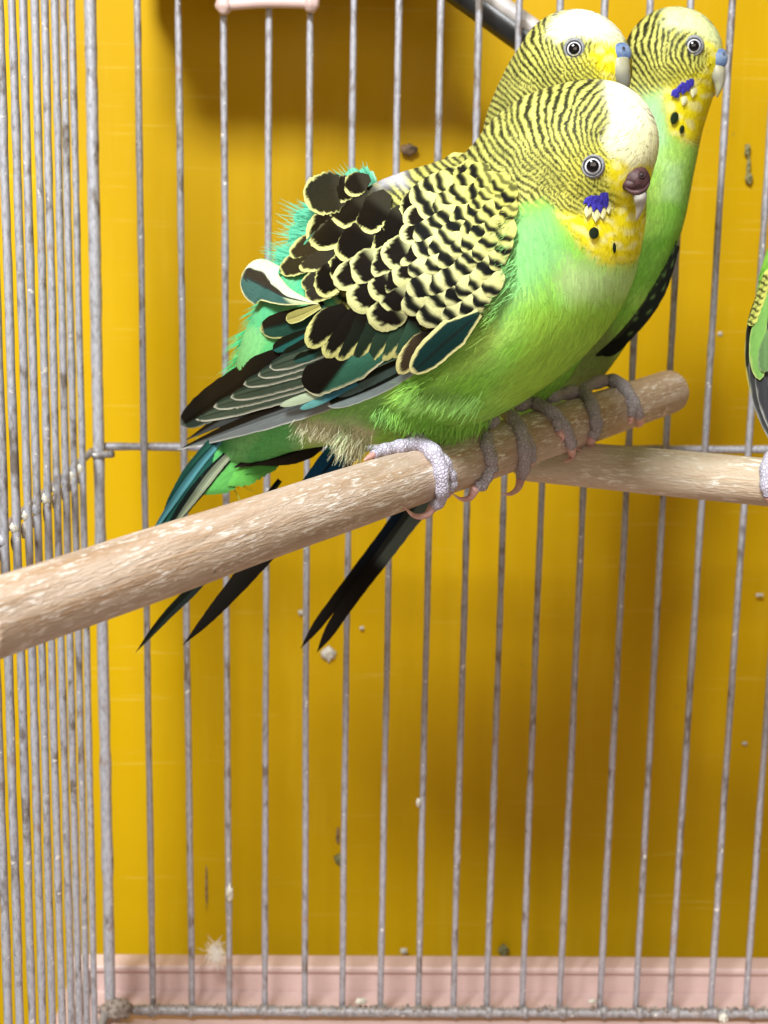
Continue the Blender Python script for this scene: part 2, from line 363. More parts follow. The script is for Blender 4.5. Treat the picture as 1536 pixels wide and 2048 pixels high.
dowel('perch', B1, B0, .60, M_WOOD2, 'pale wooden dowel perch running to the right edge under the longer one', True)

# ------------------------------------------------------------------ birds
def chain(sph, n=150):                     # spheres (px, py, depth, radius px) -> smooth centre line and radii in cm
    c = np.array([[*P(x, y, Y), r * Y / F] for x, y, Y, r in sph]); q = spline(c, n); return q[:, :3], q[:, 3]
def canal(cen, rad, nphi=150, ncap=26):
    ds = np.linalg.norm(np.gradient(cen, axis=0), axis=1); T = np.gradient(cen, axis=0) / ds[:, None]; rp = np.clip(np.gradient(rad) / ds, -.9, .9)
    side = np.cross(T, np.array([0, 0, 1.])); side /= np.linalg.norm(side, axis=1)[:, None]; up = np.cross(side, T)
    ph = np.linspace(0, 2 * math.pi, nphi, endpoint=False); rings = []
    def ring(c, T_, s, u, r, a): return c + r * (-math.sin(a) * T_) + r * math.cos(a) * (np.cos(ph)[:, None] * u + np.sin(ph)[:, None] * s)
    a0 = math.asin(rp[0]); a1 = math.asin(rp[-1])
    for a in np.linspace(math.pi / 2 - .001, a0, ncap)[:-1]: rings.append(ring(cen[0], T[0], side[0], up[0], rad[0], a))
    for i in range(len(cen)): rings.append(ring(cen[i], T[i], side[i], up[i], rad[i], math.asin(rp[i])))
    for a in np.linspace(a1, -math.pi / 2 + .001, 10)[1:]: rings.append(ring(cen[-1], T[-1], side[-1], up[-1], rad[-1], a))
    G = np.array(rings); return G
def grid_faces(nr, nc):
    i = np.arange(nr - 1)[:, None]; j = np.arange(nc)[None]; j2 = (j + 1) % nc
    return np.stack([i * nc + j, i * nc + j2, (i + 1) * nc + j2, (i + 1) * nc + j], -1).reshape(-1, 4)
def polyd(poly, x, y):                     # signed distance in px, negative inside
    poly = np.array(poly, float); d = np.full(x.shape, 1e9); ins = np.zeros(x.shape, bool)
    for k in range(len(poly)):
        (x0, y0), (x1, y1) = poly[k], poly[(k + 1) % len(poly)]
        t = np.clip(((x - x0) * (x1 - x0) + (y - y0) * (y1 - y0)) / ((x1 - x0) ** 2 + (y1 - y0) ** 2), 0, 1)
        d = np.minimum(d, np.hypot(x - x0 - t * (x1 - x0), y - y0 - t * (y1 - y0)))
        if y0 != y1: ins ^= ((y0 > y) != (y1 > y)) & (x < (x1 - x0) * (y - y0) / (y1 - y0) + x0)
    return np.where(ins, -d, d)
sm = lambda d, w=8: 1 / (1 + np.exp(np.clip(d / w * 3, -40, 40)))
def vn(x, y, s, seed=0):                   # cheap smooth noise, about -1..1
    x = x / s; y = y / s; r = np.random.default_rng(seed); o = 0
    for k in range(5):
        a = r.uniform(0, 6.28); f = r.uniform(.7, 1.9); o = o + np.sin((x * math.cos(a) + y * math.sin(a)) * f * 2 + r.uniform(0, 6.28) + .8 * np.sin(y * f * 1.3 + a))
    return o / 2.6
def blend(c, col, m): return c * (1 - m[:, None]) + np.array(col)[None] * m[:, None]
YG = (.60, .60, .08); BK = (.008, .010, .006)
class Bird:
    def __init__(s, name, loc, sph, label, colf, cam_side=True, nphi=150, n=150):
        s.root = tag(empty(name, loc), label, 'budgerigar', 'budgerigars on the perches'); s.cen, s.rad = chain(sph, n); s.colf = colf
        s.G = canal(s.cen, s.rad, nphi); nr, nc = s.G.shape[:2]
        d = s.cen[0] - s.cen[-1]; d[2] = 0; d /= np.linalg.norm(d); s.fwd = d
        s.nrm = np.array([d[1], -d[0], 0]); s.nrm *= -1 if s.nrm[1] > 0 else 1
        s.mid = s.cen[len(s.cen) // 2]
        V = s.G.reshape(-1, 3); s.F = grid_faces(nr, nc)
        s.bvh = BVHTree.FromPolygons([tuple(v) for v in V], [tuple(q) for q in s.F.tolist()])
        cols = s.color(V, np.zeros(len(V)), np.zeros(len(V)), np.zeros(len(V)))
        link('body', grid_mesh('body', V - loc, s.F, cols), M_PLUME, s.root, loc)
        s.loc = np.array(loc)
    def mirror(s, V):                      # the coat is the same on both flanks
        q = (V - s.mid) @ s.nrm; return V - 2 * np.minimum(q, 0)[:, None] * s.nrm
    def color(s, V, rnd, v, jx):
        x, y = proj(s.mirror(V)); return s.colf(x + jx, y + jx * .6, rnd, v)
    def hit(s, px, py):
        d = RW @ np.array([px - 768, -(py - 1024), -F]); d /= np.linalg.norm(d)
        r = s.bvh.ray_cast(Vector((0, 0, 0)), Vector(d))
        if r[0] is None:
            r = s.bvh.find_nearest(Vector(P(px, py, s.mid[1])))
            return np.array(r[0]), -np.array(_n(d))
        nn = np.array(r[1]); nn = nn if nn @ d < 0 else -nn; return np.array(r[0]), nn
    def coat(s, count, classf, skip=None):
        G = s.G; nr, nc = G.shape[:2]
        du = G[1:] - G[:-1]; dv = np.roll(G, -1, 1) - G; A = np.linalg.norm(np.cross(du, dv[:-1]), axis=2)
        Tn = du / (np.linalg.norm(du, axis=2)[..., None] + 1e-9); Nn = np.cross(du, dv[:-1]); Nn /= np.linalg.norm(Nn, axis=2)[..., None] + 1e-12
        # outward
        cc = G[:-1].mean(1)[:, None]; sg = np.sign(((G[:-1] - cc) * Nn).sum(2)); Nn *= np.where(sg == 0, 1, sg)[..., None]
        vis = (Nn * -(G[:-1] / np.linalg.norm(G[:-1], axis=2)[..., None])).sum(2)
        wgt = (A * np.where(vis > -.35, 1, .12)).ravel(); wgt /= wgt.sum()
        idx = rng.choice(len(wgt), count, p=wgt); i, j = idx // nc, idx % nc
        a, b = rng.random(count)[:, None], rng.random(count)[:, None]
        P0 = G[i, j] + du[i, j] * a + dv[i, j] * b; T = Tn[i, j]; Nm = Nn[i, j]
        vis = vis[i, j]
        R = s.rad[np.clip(i - 25, 0, len(s.rad) - 1)]
        x, y = proj(s.mirror(P0)); groups = classf(x, y, P0)
        for nm, msk, L, W, lift, droop, cols_, rows in groups:
            k = np.where(msk)[0]
            if len(k) == 0: continue
            p, t, n_, r_ = P0[k], T[k].copy(), Nm[k], R[k]; m = len(k)
            t += np.array([0, 0, -1.]) * droop; t += rng.normal(0, .10, t.shape); t -= n_ * (t * n_).sum(1)[:, None]; t /= np.linalg.norm(t, axis=1)[:, None]
            sd = np.cross(n_, t); l = L * rng.uniform(.75, 1.25, m) * np.ones(m); w = W * rng.uniform(.8, 1.2, m)
            vv = np.linspace(0, 1, rows); uu = np.linspace(-1, 1, cols_); bend = rng.normal(0, .10, m)
            Vs = []
            for v in vv:
                wv = w * (min(1, .55 + v * 1.2) * math.sqrt(max(0, 1 - max(0, (v - .35) / .66) ** 2.2)))
                for u in uu:
                    q = p + t * (l * v)[:, None] + sd * (wv * u + bend * l * v * v)[:, None]
                    q = q + n_ * (.012 + lift * v * l - (l * v) ** 2 / (2 * r_) * .9 - .06 * abs(u) * wv)[:, None]
                    Vs.append(q)
            Vs = np.stack(Vs, 1); nv = rows * cols_
            rnd = rng.uniform(-1, 1, m); jx = rng.normal(0, 1, m)
            flat = Vs.reshape(-1, 3); cl = s.color(flat, np.repeat(rnd, nv), np.tile(np.repeat(vv, cols_), m), np.repeat(jx * .7, nv))
            cl = cl * (1 + (.13 if 'head' in nm else .14) * np.repeat(rnd, nv))[:, None]
            f = np.array([(a_ * cols_ + b2, a_ * cols_ + b2 + 1, (a_ + 1) * cols_ + b2 + 1, (a_ + 1) * cols_ + b2) for a_ in range(rows - 1) for b2 in range(cols_ - 1)])
            ff = (f[None] + (np.arange(m) * nv)[:, None, None]).reshape(-1, 4)
            o = link(nm, grid_mesh(nm, flat - s.loc, ff, np.clip(cl, 0, 1)), M_PLUME, s.root, s.loc); o['kind'] = 'stuff'
    def eye(s, px, py, r, tint=None):
        p, n = s.hit(px, py); view = -_n(p); n = _n(n * .35 + view * .65 ); k = p[1] / F
        e = empty('eye', p); e.parent = s.root; e.matrix_basis = Matrix.Translation(Vector(p - s.loc) * S) @ Vector(n).to_track_quat('Z', 'Y').to_matrix().to_4x4()
        def disc(name, R, prof, m):          # lathe round the eye's axis
            seg = 40; V = []; 
            for (rr, hh) in prof:
                for a in range(seg): V.append((rr * k * math.cos(a * 6.28318 / seg), rr * k * math.sin(a * 6.28318 / seg), hh * k))
            f = [(i * seg + j, i * seg + (j + 1) % seg, (i + 1) * seg + (j + 1) % seg, (i + 1) * seg + j) for i in range(len(prof) - 1) for j in range(seg)]
            me = bpy.data.meshes.new(name); me.from_pydata([tuple(np.array(v) * S) for v in V], [], f); me.polygons.foreach_set('use_smooth', np.ones(len(f), bool)); me.materials.append(m)
            o = bpy.data.objects.new(name, me); C.objects.link(o); o.parent = e; return o
        disc('eyelid', r, [(r * 1.5, -6), (r * 1.38, -1), (r * 1.22, 3.0), (r * 1.10, 4.6), (r * 1.04, 3.6), (r * 1.0, 1)], M_LID)
        disc('eye_rim', r, [(r * 1.05, 2.5), (r * 1.03, 5.2), (r * .96, 5.9), (r * .90, 5.2), (r * .88, 2)], M_LASH)
        disc('iris', r, [(r * .96, 2.0), (r * .88, 3.8), (r * .76, 5.2), (r * .60, 6.6)], M_IRIS)
        disc('pupil', r, [(r * .72, 4.9), (r * .68, 6.4), (r * .52, 7.9), (r * .28, 8.9), (.1, 9.2)], M_PUPIL)

def vane(s_, parent, name, path, W, colf, seg=(15, 24), prof=None, lift=.06, dome=.10, surf=None, off=0, asym=0, jitter=.03, mat_=None, endlift=None):
    """one feather: path in px from root to tip; surf gives the depth; W half width px"""
    nu, nv = seg; pts = spline([(x, y) for x, y in path], nv) if len(path) > 2 else np.linspace(path[0], path[-1], nv)
    L = np.linalg.norm(np.diff(pts, axis=0), axis=1).sum(); T = np.gradient(pts, axis=0); T /= np.linalg.norm(T, axis=1)[:, None]; Sd = np.stack([-T[:, 1], T[:, 0]], 1)
    V = []; Cc = []; UV = []; rr = random.Random(hash((round(path[0][0], 1), round(path[-1][1], 1))) & 0xffff)
    for i in range(nv):
        v = i / (nv - 1)
        h = prof(v) if prof else (min(1, .30 + v * 2.0) * math.sqrt(max(0, 1 - max(0, (v - .52) / .48) ** 2.3)))
        h *= 1 + jitter * rr.uniform(-1, 1); h = max(h, .03)
        for j in range(nu):
            u = -1 + 2 * j / (nu - 1); q = pts[i] + Sd[i] * (u + asym * (1 - u * u)) * W * h
            Y = surf(q[0], q[1]) if surf is not None else 30
            k = Y / F; z = off + (lift if endlift is None else endlift(v)) * v + dome * (1 - u * u) * W * k * h * 1.5
            V.append(P(q[0], q[1], Y - z)); Cc.append(colf(u, v, W * h, L, rr)); UV.append((u, v))
    loc = V[0]; V = np.array(V) - loc
    f = [(i * nu + j, i * nu + j + 1, (i + 1) * nu + j + 1, (i + 1) * nu + j) for i in range(nv - 1) for j in range(nu - 1)]
    return link(name, grid_mesh(name, V, f, np.clip(Cc, 0, 1), UV), mat_ or M_FEATHER, parent, loc)
def mx(a, b, t): t = min(1, max(0, t)); t = t * t * (3 - 2 * t); return tuple(x * (1 - t) + y * t for x, y in zip(a, b))
CREAM = (.72, .72, .27); PALE = (.78, .80, .52); BRN = (.010, .008, .006); GRN = (.018, .065, .045); OLV = (.085, .12, .075)
def scallop(rim=9, dark=BRN, pale=CREAM, base=(.30, .31, .12), greyroot=False):
    def f(u, v, w, L, r):
        d = min((1 - abs(u)) * w * 1.0 + .5, (1 - v) * L * .85); j = rim * (1 + .12 * math.sin(u * 23 + L) + .1 * math.sin(v * 31 + w) + .16 * math.sin(u * 3.1 + L * 2.3))
        side = min(1, max(0, (v - .42) / .40)); j2 = j * (.14 + .95 * side * side * (3 - 2 * side))
        c = mx(pale, dark, (d - j2 + .8 * math.sin(u * 61 + v * 40)) / 4.2 + .5); return mx(base, c, (v - .22) / .22)
    return f
def bar(rim=8, thick=11, dark=BK, pale=(.66, .65, .16), nb=1):
    def f(u, v, w, L, r):
        a = (1 - v) * L - (u * u) * w * .3; a += 1.6 * math.sin(u * 5 + L * 3) + .8 * math.sin(u * 37 + L)
        th_ = thick * (1 - .3 * u * u); m = 0
        for k_ in range(nb):
            r0 = rim + k_ * (rim + thick) * 1.02; m = max(m, (1 - .25 * k_) / (1 + math.exp(-(a - r0) / 1.2)) / (1 + math.exp((a - r0 - th_) / 2.0)))
        return mx(pale, dark, m)
    return f
def flight(dark=OLV, inner=BK, rim=PALE, split=.0, rimw=2.6, tipw=4, tip=None, tipfrom=.8, flip=1, shaft=True):
    def f(u, v, w, L, r):
        u2 = -u * flip; c = mx(inner, dark, (u2 - split) * 8 + .5)
        if tip: c = mx(c, tip, (v - tipfrom) * 9)
        e = min((1 - u2) * w, (1 - v) * L * .7); c = mx(rim, c, (e - rimw) / 1.6 + .5) if rim else c
        if shaft and abs(u) < .07: c = tuple(x * .4 for x in c)
        return c
    return f

# ---- colour of the coats, written on one flank and mirrored to the other
def make_col(bc, kx, cap, yel, grn, extra=None, capcol=(.86, .86, .52), teal=None, scale=1.0, sp0=8.9):
    def f(x, y, rnd, v):
        x = x + vn(x, y, 30, 3) * 3; y = y + vn(x, y, 30, 4) * 3
        r0 = np.hypot(x - bc[0], y - bc[1]); cx = bc[0] + .12 * r0; cy = bc[1] - .28 * np.maximum(r0 - 150 * scale, 0)
        r = np.hypot(x - cx, y - cy) / scale; up = 1 / (1 + np.exp(((y - bc[1]) / (r0 + 20) - .12) / .22)); fac = (.80 + .40 * up)
        k = .030; phs = np.log(1 + k * r / sp0) / k / fac + vn(x, y, 34, 5) * .22 + vn(x, y, 11, 6) * .07 + rnd * .06
        b = np.cos(phs * 2 * np.pi); yg = np.array((.58, .575, .15)); c = np.ones((len(x), 3)) * yg
        lo = (1 - up) * np.clip(1.3 - r / 220, 0, 1); c = blend(c, (.74, .69, .06), lo)
        olive = np.clip(.22 + .35 * vn(x, y, 45, 9), 0, .5); c = blend(c, (.36, .37, .08), olive)
        c = blend(c, BK, 1 / (1 + np.exp(-(b - .03 - .12 * rnd) * 9)) * (.97 - .10 * lo))
        g = np.zeros(len(x))
        if grn is not None:
            dg = polyd(grn, x, y) + rnd * 5; g = sm(dg, 9); gc = np.ones((len(x), 3)) * np.array((.25, .60, .085))
            gc = blend(gc, (.44, .72, .14), np.clip(.4 + .5 * vn(x, y, 70, 11), 0, .9)); gc = blend(gc, (.19, .54, .04), np.clip(.15 + .5 * vn(x, y, 40, 12), 0, .6))
            gc = gc * (1 + .08 * rnd)[:, None]
            if teal is not None:
                for (poly, col, wdt) in teal: gc = blend(gc, col, sm(polyd(poly, x, y) + rnd * 8, wdt))
            c = c * (1 - g[:, None]) + gc * g[:, None]
        m = sm(polyd(yel, x, y) + rnd * 8, 14); c = blend(c, (.86, .74, .012), m)
        c = blend(c, (.90, .86, .34), m * np.clip(-.1 + 1.3 * vn(x, y, 13, 14), 0, .8))
        c = blend(c, capcol, sm(polyd(cap, x, y) + rnd * 6, 8))
        if extra is not None: c = extra(c, x, y, rnd)
        return c
    return f
def classes(grn, yel, cap, belly_y, big=1.0, extra=None):
    def f(x, y, p):
        g = (polyd(grn, x, y) < 0) | ((polyd(extra, x, y) < 0) if extra else False); yv = (polyd(yel, x, y) < 0) | (polyd(cap, x, y) < 0); o = ~g & ~yv
        lo = g & (y > belly_y)
        return [('head_feathers', o, .24 * big, .055 * big, .055, .0, 3, 7), ('breast_feathers', g & ~lo & ~yv,   .42 * big, .03, .032, .12, 2, 4),
                ('belly_feathers', lo & ~yv, .58 * big, .026, .055, .35, 2, 5), ('face_feathers', yv, .20 * big, .035, .022, .05, 2, 4)]
    return f

# ================= the front bird
LOC = P(930, 900, 33.8)
grnA = [(1128, 432), (1085, 398), (1040, 415), (1010, 470), (1005, 560), (985, 620), (930, 655), (800, 745), (700, 800), (600, 835), (560, 1000), (1100, 1000), (1400, 700), (1330, 470), (1262, 530), (1215, 524), (1175, 500), (1140, 462)]
grnA2 = [(610, 370), (400, 500), (300, 1100), (620, 1060), (600, 835), (690, 640), (640, 520), (650, 440)]
yelA = [(1212, 330), (1245, 322), (1330, 330), (1330, 470), (1285, 515), (1262, 532), (1215, 526), (1178, 502), (1140, 462), (1120, 428), (1160, 432), (1222, 425), (1236, 395), (1215, 372)]
capA = [(1205, 150), (1260, 150), (1340, 240), (1340, 330), (1262, 332), (1228, 318), (1208, 290), (1222, 235)]
def extraA(c, x, y, rnd):
    g2 = sm(polyd(grnA2, x, y) + rnd * 5, 9); gc = np.ones((len(x), 3)) * np.array((.12, .52, .14))
    gc = blend(gc, (.10, .56, .33), 1 / (1 + np.exp((y - 640 + 40 * rnd) / 40))); gc = blend(gc, (.30, .66, .25), np.clip(vn(x, y, 40, 21), 0, .5)); c = c * (1 - g2[:, None]) + gc * g2[:, None]
    c = blend(c, (.86, .87, .62), sm(polyd([(1215, 150), (1290, 160), (1325, 235), (1265, 262), (1228, 240)], x, y), 22))
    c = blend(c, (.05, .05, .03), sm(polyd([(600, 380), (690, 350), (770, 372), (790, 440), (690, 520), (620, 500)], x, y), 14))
    c = blend(c, (.50, .50, .54), sm(polyd([(740, 325), (800, 322), (815, 370), (760, 372)], x, y), 14))
    c = blend(c, (.74, .70, .46), sm(polyd([(595, 845), (700, 835), (745, 862), (742, 900), (700, 905), (625, 880)], x, y) + rnd * 5, 16))
    c = blend(c, (.16, .44, .12), sm(polyd([(640, 800), (760, 770), (800, 850), (700, 860), (640, 850)], x, y), 16) * .6)
    return c
colA = make_col((1262, 285), 1, capA, yelA, grnA, extraA, teal=[
    ([(1010, 430), (1110, 420), (1130, 520), (1000, 640), (1000, 520)], (.24, .60, .20), 30),
    ([(1130, 520), (1240, 540), (1230, 600), (1150, 620), (1110, 570)], (.46, .68, .26), 26),
    ([(1060, 620), (1250, 600), (1180, 740), (1050, 850), (1000, 800)], (.32, .60, .06), 30)])
sphA = [(1190, 290, 31.0, 121), (1155, 320, 31.3, 146), (1116, 362, 31.7, 170), (1085, 440, 32.1, 198), (1035, 515, 32.6, 225), (945, 570, 33.2, 247), (845, 615, 33.9, 255), (745, 668, 34.7, 218), (650, 722, 35.5, 168), (570, 795, 36.3, 108), (520, 850, 36.9, 70), (480, 895, 37.3, 38), (455, 925, 37.6, 14)]
A = Bird('budgerigar', LOC, sphA, 'front budgerigar with ruffled scalloped wing, brown cere and white forehead, on the long dowel', colA, nphi=200, n=170)
A.coat(52000, classes(grnA, yelA, capA, 690, 1.0, grnA2))

# depth of the folded wing: just outside the flank
_cc, _rr = A.cen, A.rad; _cx, _cy = proj(_cc); _rp = _rr * F / _cc[:, 1]
def bodyY(x, y):
    d2 = _rp ** 2 - (x - _cx) ** 2 - (y - _cy) ** 2; d = np.sqrt(np.maximum(d2, 0)) * _cc[:, 1] / F
    yy = np.where(d2 > 0, _cc[:, 1] - d, _cc[:, 1] + np.sqrt(np.maximum(-d2, 0)) * .012); return float(yy.min())
ctl = np.array([(x, y, 0) for x in range(380, 1060, 40) for y in range(320, 900, 40)], float)
cv = []
for x, y, _ in ctl: cv.append(bodyY(x, y))
cv = np.array(cv)
def basis(x, y): x = (x - 750) / 300; y = (y - 600) / 250; return np.stack([x * 0 + 1, x, y, x * x, x * y, y * y, x ** 3, x * x * y, x * y * y, y ** 3], -1)
msk = np.array([polyd([(1010, 400), (1000, 600), (820, 750), (600, 820), (350, 900), (350, 820), (470, 540), (620, 380), (850, 310)], ctl[:, 0], ctl[:, 1])]).ravel() < 0
cf = np.linalg.lstsq(basis(ctl[msk, 0], ctl[msk, 1]), cv[msk], rcond=None)[0]
def wingY(x, y):
    e = min(1, max(.12, (1015 - x + max(0, y - 480) * .5) / 230)); e = e * e * (3 - 2 * e)
    q = float(basis(np.array(min(max(x, 340), 1060.)), np.array(min(max(y, 300), 910.))) @ cf) - .36 * e
    q -= .7 * min(1, max(0, (470 - y) / 90)) * min(1, max(0, (800 - x) / 50))
    b = bodyY(x, y) - .34 * e; k = .25; h = max(k - abs(q - b), 0) / k; return min(q, b) - h * h * k * .25
wing = tag(empty('wing', P(930, 560, wingY(930, 560))), None); wing.parent = A.root; wing.matrix_basis = A.root.matrix_basis.inverted() @ wing.matrix_basis
def fe(path, W, colf, off=0, **k): return vane(A, wing, 'feather', path, W, colf, surf=wingY, off=off, **k)
longp = lambda v: min(1, .45 + v * 1.1) * math.sqrt(max(0, 1 - max(0, (v - .72) / .28) ** 2.2))
pointp = lambda v: min(1, .5 + v * 1.2) * max(0, 1 - max(0, (v - .45) / .55) ** 1.8)
# primaries
fe([(820, 742), (600, 812), (355, 900)], 27, flight((.19, .215, .215), BRN, (.6, .6, .55), -.15, 2, flip=1), -.22, prof=pointp, seg=(15, 40), lift=.05)
fe([(800, 735), (580, 770), (372, 880)], 25, flight((.06, .07, .07), BRN, None, -.1), -.20, prof=pointp, seg=(11, 36), lift=.05)
fe([(720, 660), (530, 740), (361, 850)], 34, flight((.03, .045, .035), BRN, (.20, .23, .19), .3, 2), -.16, prof=longp, seg=(13, 40), lift=.05)
for k, (tx, ty, bx, by) in enumerate([(389, 838, 720, 752), (427, 814, 725, 738), (461, 795, 730, 726), (487, 769, 725, 706), (516, 751, 720, 690), (539, 735, 715, 676)]):
    o = fe([(bx, by), ((bx + tx) / 2 + 6, (by + ty) / 2 - 3), (tx, ty)], 17, flight((.062, .088, .058), (.022, .038, .028), (.72, .72, .58), -.6, 2.6), -.12 + k * .025, prof=longp, seg=(13, 36), lift=.04)
fe([(720, 745), (640, 785), (560, 812)], 9, lambda u, v, w, L, r: mx((.05, .22, .22), (.50, .62, .42), (v - .45) * 5), .06, prof=longp)
fe([(715, 768), (650, 798), (600, 818)], 7, lambda u, v, w, L, r: mx((.04, .16, .22), (.12, .35, .33), (v - .4) * 4), .05, prof=longp)
# dark greens near the wing's root, between rump and coverts
for (p, W, cf_, of) in [([(650, 610), (600, 640), (520, 660)], 26, flight(GRN, BRN, CREAM, -.1, 2.5), -.05),
                        ([(640, 650), (600, 672), (545, 700)], 15, flight((.02, .12, .10), BK, None, 0), -.04), ([(660, 660), (620, 685), (560, 720)], 15, flight((.03, .12, .09), BK, PALE, 0, 2), -.03),
                        ([(690, 672), (640, 700), (585, 722)], 12, flight((.03, .10, .08), BK, None, 0), .0)]:
    fe(p, W, cf_, of, prof=longp, seg=(13, 22))
# grey flight feathers under the coverts at right
fe([(900, 690), (770, 765), (655, 812)], 17, flight((.20, .25, .25), BK, (.45, .47, .42), .1, 2), -.08, prof=longp, seg=(13, 30))
fe([(880, 690), (760, 745), (668, 790)], 17, flight((.07, .11, .10), BK, None, 0), -.05, prof=longp, seg=(13, 30))
fe([(850, 690), (750, 720), (640, 770)], 16, flight((.03, .13, .11), BK, (.3, .4, .3), .2, 1.6), .0, prof=longp, seg=(13, 30))
# blunt black and green feather
def blunt(u, v, w, L, r):
    c = mx(BRN, (.045, .16, .105), (-u * .9 + (0.60 - v) * 3.2) * 4 + .5); e = (1 + u) * w; return mx(PALE, c, (e - 3.4) / 1.5 + .5)
fe([(790, 690), (700, 732), (606, 770)], 34, blunt, .10, prof=lambda v: min(1, .3 + v * 1.6) * (1 if v < .84 else (1 - ((v - .84) / .16) ** 2.6 * .72)), seg=(21, 34), lift=.10)
# secondary coverts, dark centre and cream rim
for k, (tx, ty, bx, by, W) in enumerate([(786, 716, 845, 625, 24), (765, 722, 815, 618, 24), (738, 728, 790, 615, 24), (706, 729, 760, 610, 25), (678, 724, 738, 612, 25), (652, 716, 712, 618, 25), (616, 695, 690, 612, 27)]):
    fe([(bx, by), ((bx + tx) / 2 - 3, (by + ty) / 2 - 4), (tx, ty)], W, scallop(8.5, mx(BRN, (.035, .085, .05), .8 - k * .15), (.68, .68, .25), BRN), .05 + k * .022, seg=(17, 26), lift=.05)
fe([(880, 655), (830, 700), (797, 748)], 22, scallop(8, (.05, .035, .02), (.70, .66, .28), BRN), .10, seg=(15, 24))
fe([(958, 625), (890, 680), (822, 745)], 31, lambda u, v, w, L, r: mx((.70, .68, .30), mx((.012, .018, .016), (.008, .032, .029), (abs(u + .12) - .05) * 12), (min((1 - abs(u)) * w, (1 - v) * L * .8) - 6 - 2 * u) / 2 + .5), .16, seg=(21, 32), lift=.07)
# twisted feathers that stick out at the left
def twist(u, v, w, L, r):
    u = -u
    cream = (.70, .76, .58); a = mx((.035, .030, .022), cream, (-u - .10 - (v - .35) * .75 + .05 * math.sin(v * 25)) * 14)
    b = mx((.055, .15, .13), (.62, .72, .42), (.40 - v - u * .15) * 14)
    c = a if u < 0.10 - .0 * v else b
    if u >= .1 and v > .93 - .5 * max(0, u - .1): c = mx(b, (.04, .03, .02), .8 if u < .3 else 0)
    if abs(u - .10) < .05: c = (.03, .04, .04)
    e = min((1 - abs(u)) * w, (1 - v) * L * .7); return mx((.80, .80, .42), c, (e - 2.6) / 1.4 + .5)
fe([(636, 608), (570, 592), (520, 563), (484, 548)], 46, twist, .22, prof=lambda v: (v * 1.35) ** 1.1 if v < .55 else math.sqrt(max(0, 1 - ((v - .55) / .45) ** 2.6)) , seg=(31, 40), lift=.45, dome=.2, jitter=.012)
fe([(640, 612), (600, 630), (572, 640)], 12, flight((.45, .42, .13), (.30, .28, .08), CREAM, 0, 2), .20, prof=longp)
# scapulars and long tertials at the back edge
for (tx, ty, bx, by, W, rim, dk) in [(560, 545, 660, 500, 20, 4, (.045, .038, .02)), (580, 512, 668, 470, 19, 5, (.05, .04, .02)), (596, 536, 680, 508, 17, 6, (.06, .05, .03)), (604, 575, 672, 545, 17, 3, (.05, .045, .03)), (612, 598, 700, 552, 20, 4, (.05, .045, .03)),
                                     (609, 402, 705, 375, 36, 6, (.030, .030, .018)), (655, 395, 720, 365, 22, 6, BRN), (690, 385, 740, 355, 20, 6, BRN),
                                     (622, 492, 700, 425, 33, 9, BRN), (668, 452, 730, 375, 31, 9, BRN), (722, 466, 775, 385, 30, 9, BRN), (682, 522, 752, 432, 33, 9, BRN), (765, 520, 800, 430, 30, 9, BRN), (772, 494, 822, 410, 28, 9, BRN), (818, 458, 850, 375, 26, 9, BRN),
                                     (637, 592, 690, 520, 27, 9, BRN), (660, 560, 712, 510, 22, 8, BRN)]:
    fe([(bx, by), ((bx + tx) / 2 - 3, (by + ty) / 2 - 2), (tx, ty)], W * 1.17, scallop(rim, tuple(x * .6 for x in dk), CREAM, (.032, .030, .02)), .05 - max(0, (bx - 700)) * .0003 + (.1 if ty < 410 else 0), seg=(19, 26), lift=.07, jitter=.055, asym=random.uniform(-.10, .10))
# median and lesser coverts and mantle: rows round the shoulder
reg = [(792, 372), (860, 345), (905, 335), (955, 355), (1008, 410), (1008, 470), (994, 560), (975, 618), (935, 652), (840, 655), (700, 660), (640, 640), (648, 572), (690, 545), (755, 515), (800, 455), (800, 400)]
r_ = 120.; row = 0
while r_ < 520:
    t_ = (r_ - 120) / 400; tang = 24 + 26 * t_; dth = tang / r_; th = math.radians(84) + (row % 2) * dth / 2
    while th < math.radians(196):
        tx = 1105 + r_ * math.cos(th) + random.gauss(0, 3.6); ty = 285 + r_ * math.sin(th) + random.gauss(0, 3.6)
        if polyd(reg, np.array([tx]), np.array([ty]))[0] < 0:
            a = th + math.radians(-6 + 10 * t_) + random.gauss(0, .13); Lf = 46 + 46 * t_; W = tang * .64
            bx, by = tx - Lf * math.cos(a), ty - Lf * math.sin(a)
            q = random.uniform(.8, 1.25); W *= random.uniform(.85, 1.2); Lf *= random.uniform(.9, 1.15); hz = min(1, max(0, (tx - 900) / 110.)); q2 = 1 - .25 * hz
            cfn = bar((8 + 3 * t_) * q * q2, (11 + 12 * t_) * q * random.uniform(.85, 1.25), (.009, .010, .009), mx((.60, .60, .13), (.68, .69, .33), t_ * 1.3), 3 if t_ < .22 else 1)
            if tx < 800 + 30 * random.random() and t_ > .4: cfn = scallop((9.5 if ty < 540 else 13) * q, BRN, (.66, .67, .30), (.10, .10, .05) if ty < 520 else (.40, .41, .20))
            fe([(bx, by), ((bx + tx) / 2 + 2, (by + ty) / 2), (tx, ty)], W, cfn, .01 + .10 * t_, seg=(13, 22), lift=.05 + .05 * t_)
        th += dth * random.uniform(.94, 1.06)
    r_ += 21 + 13 * t_; row += 1
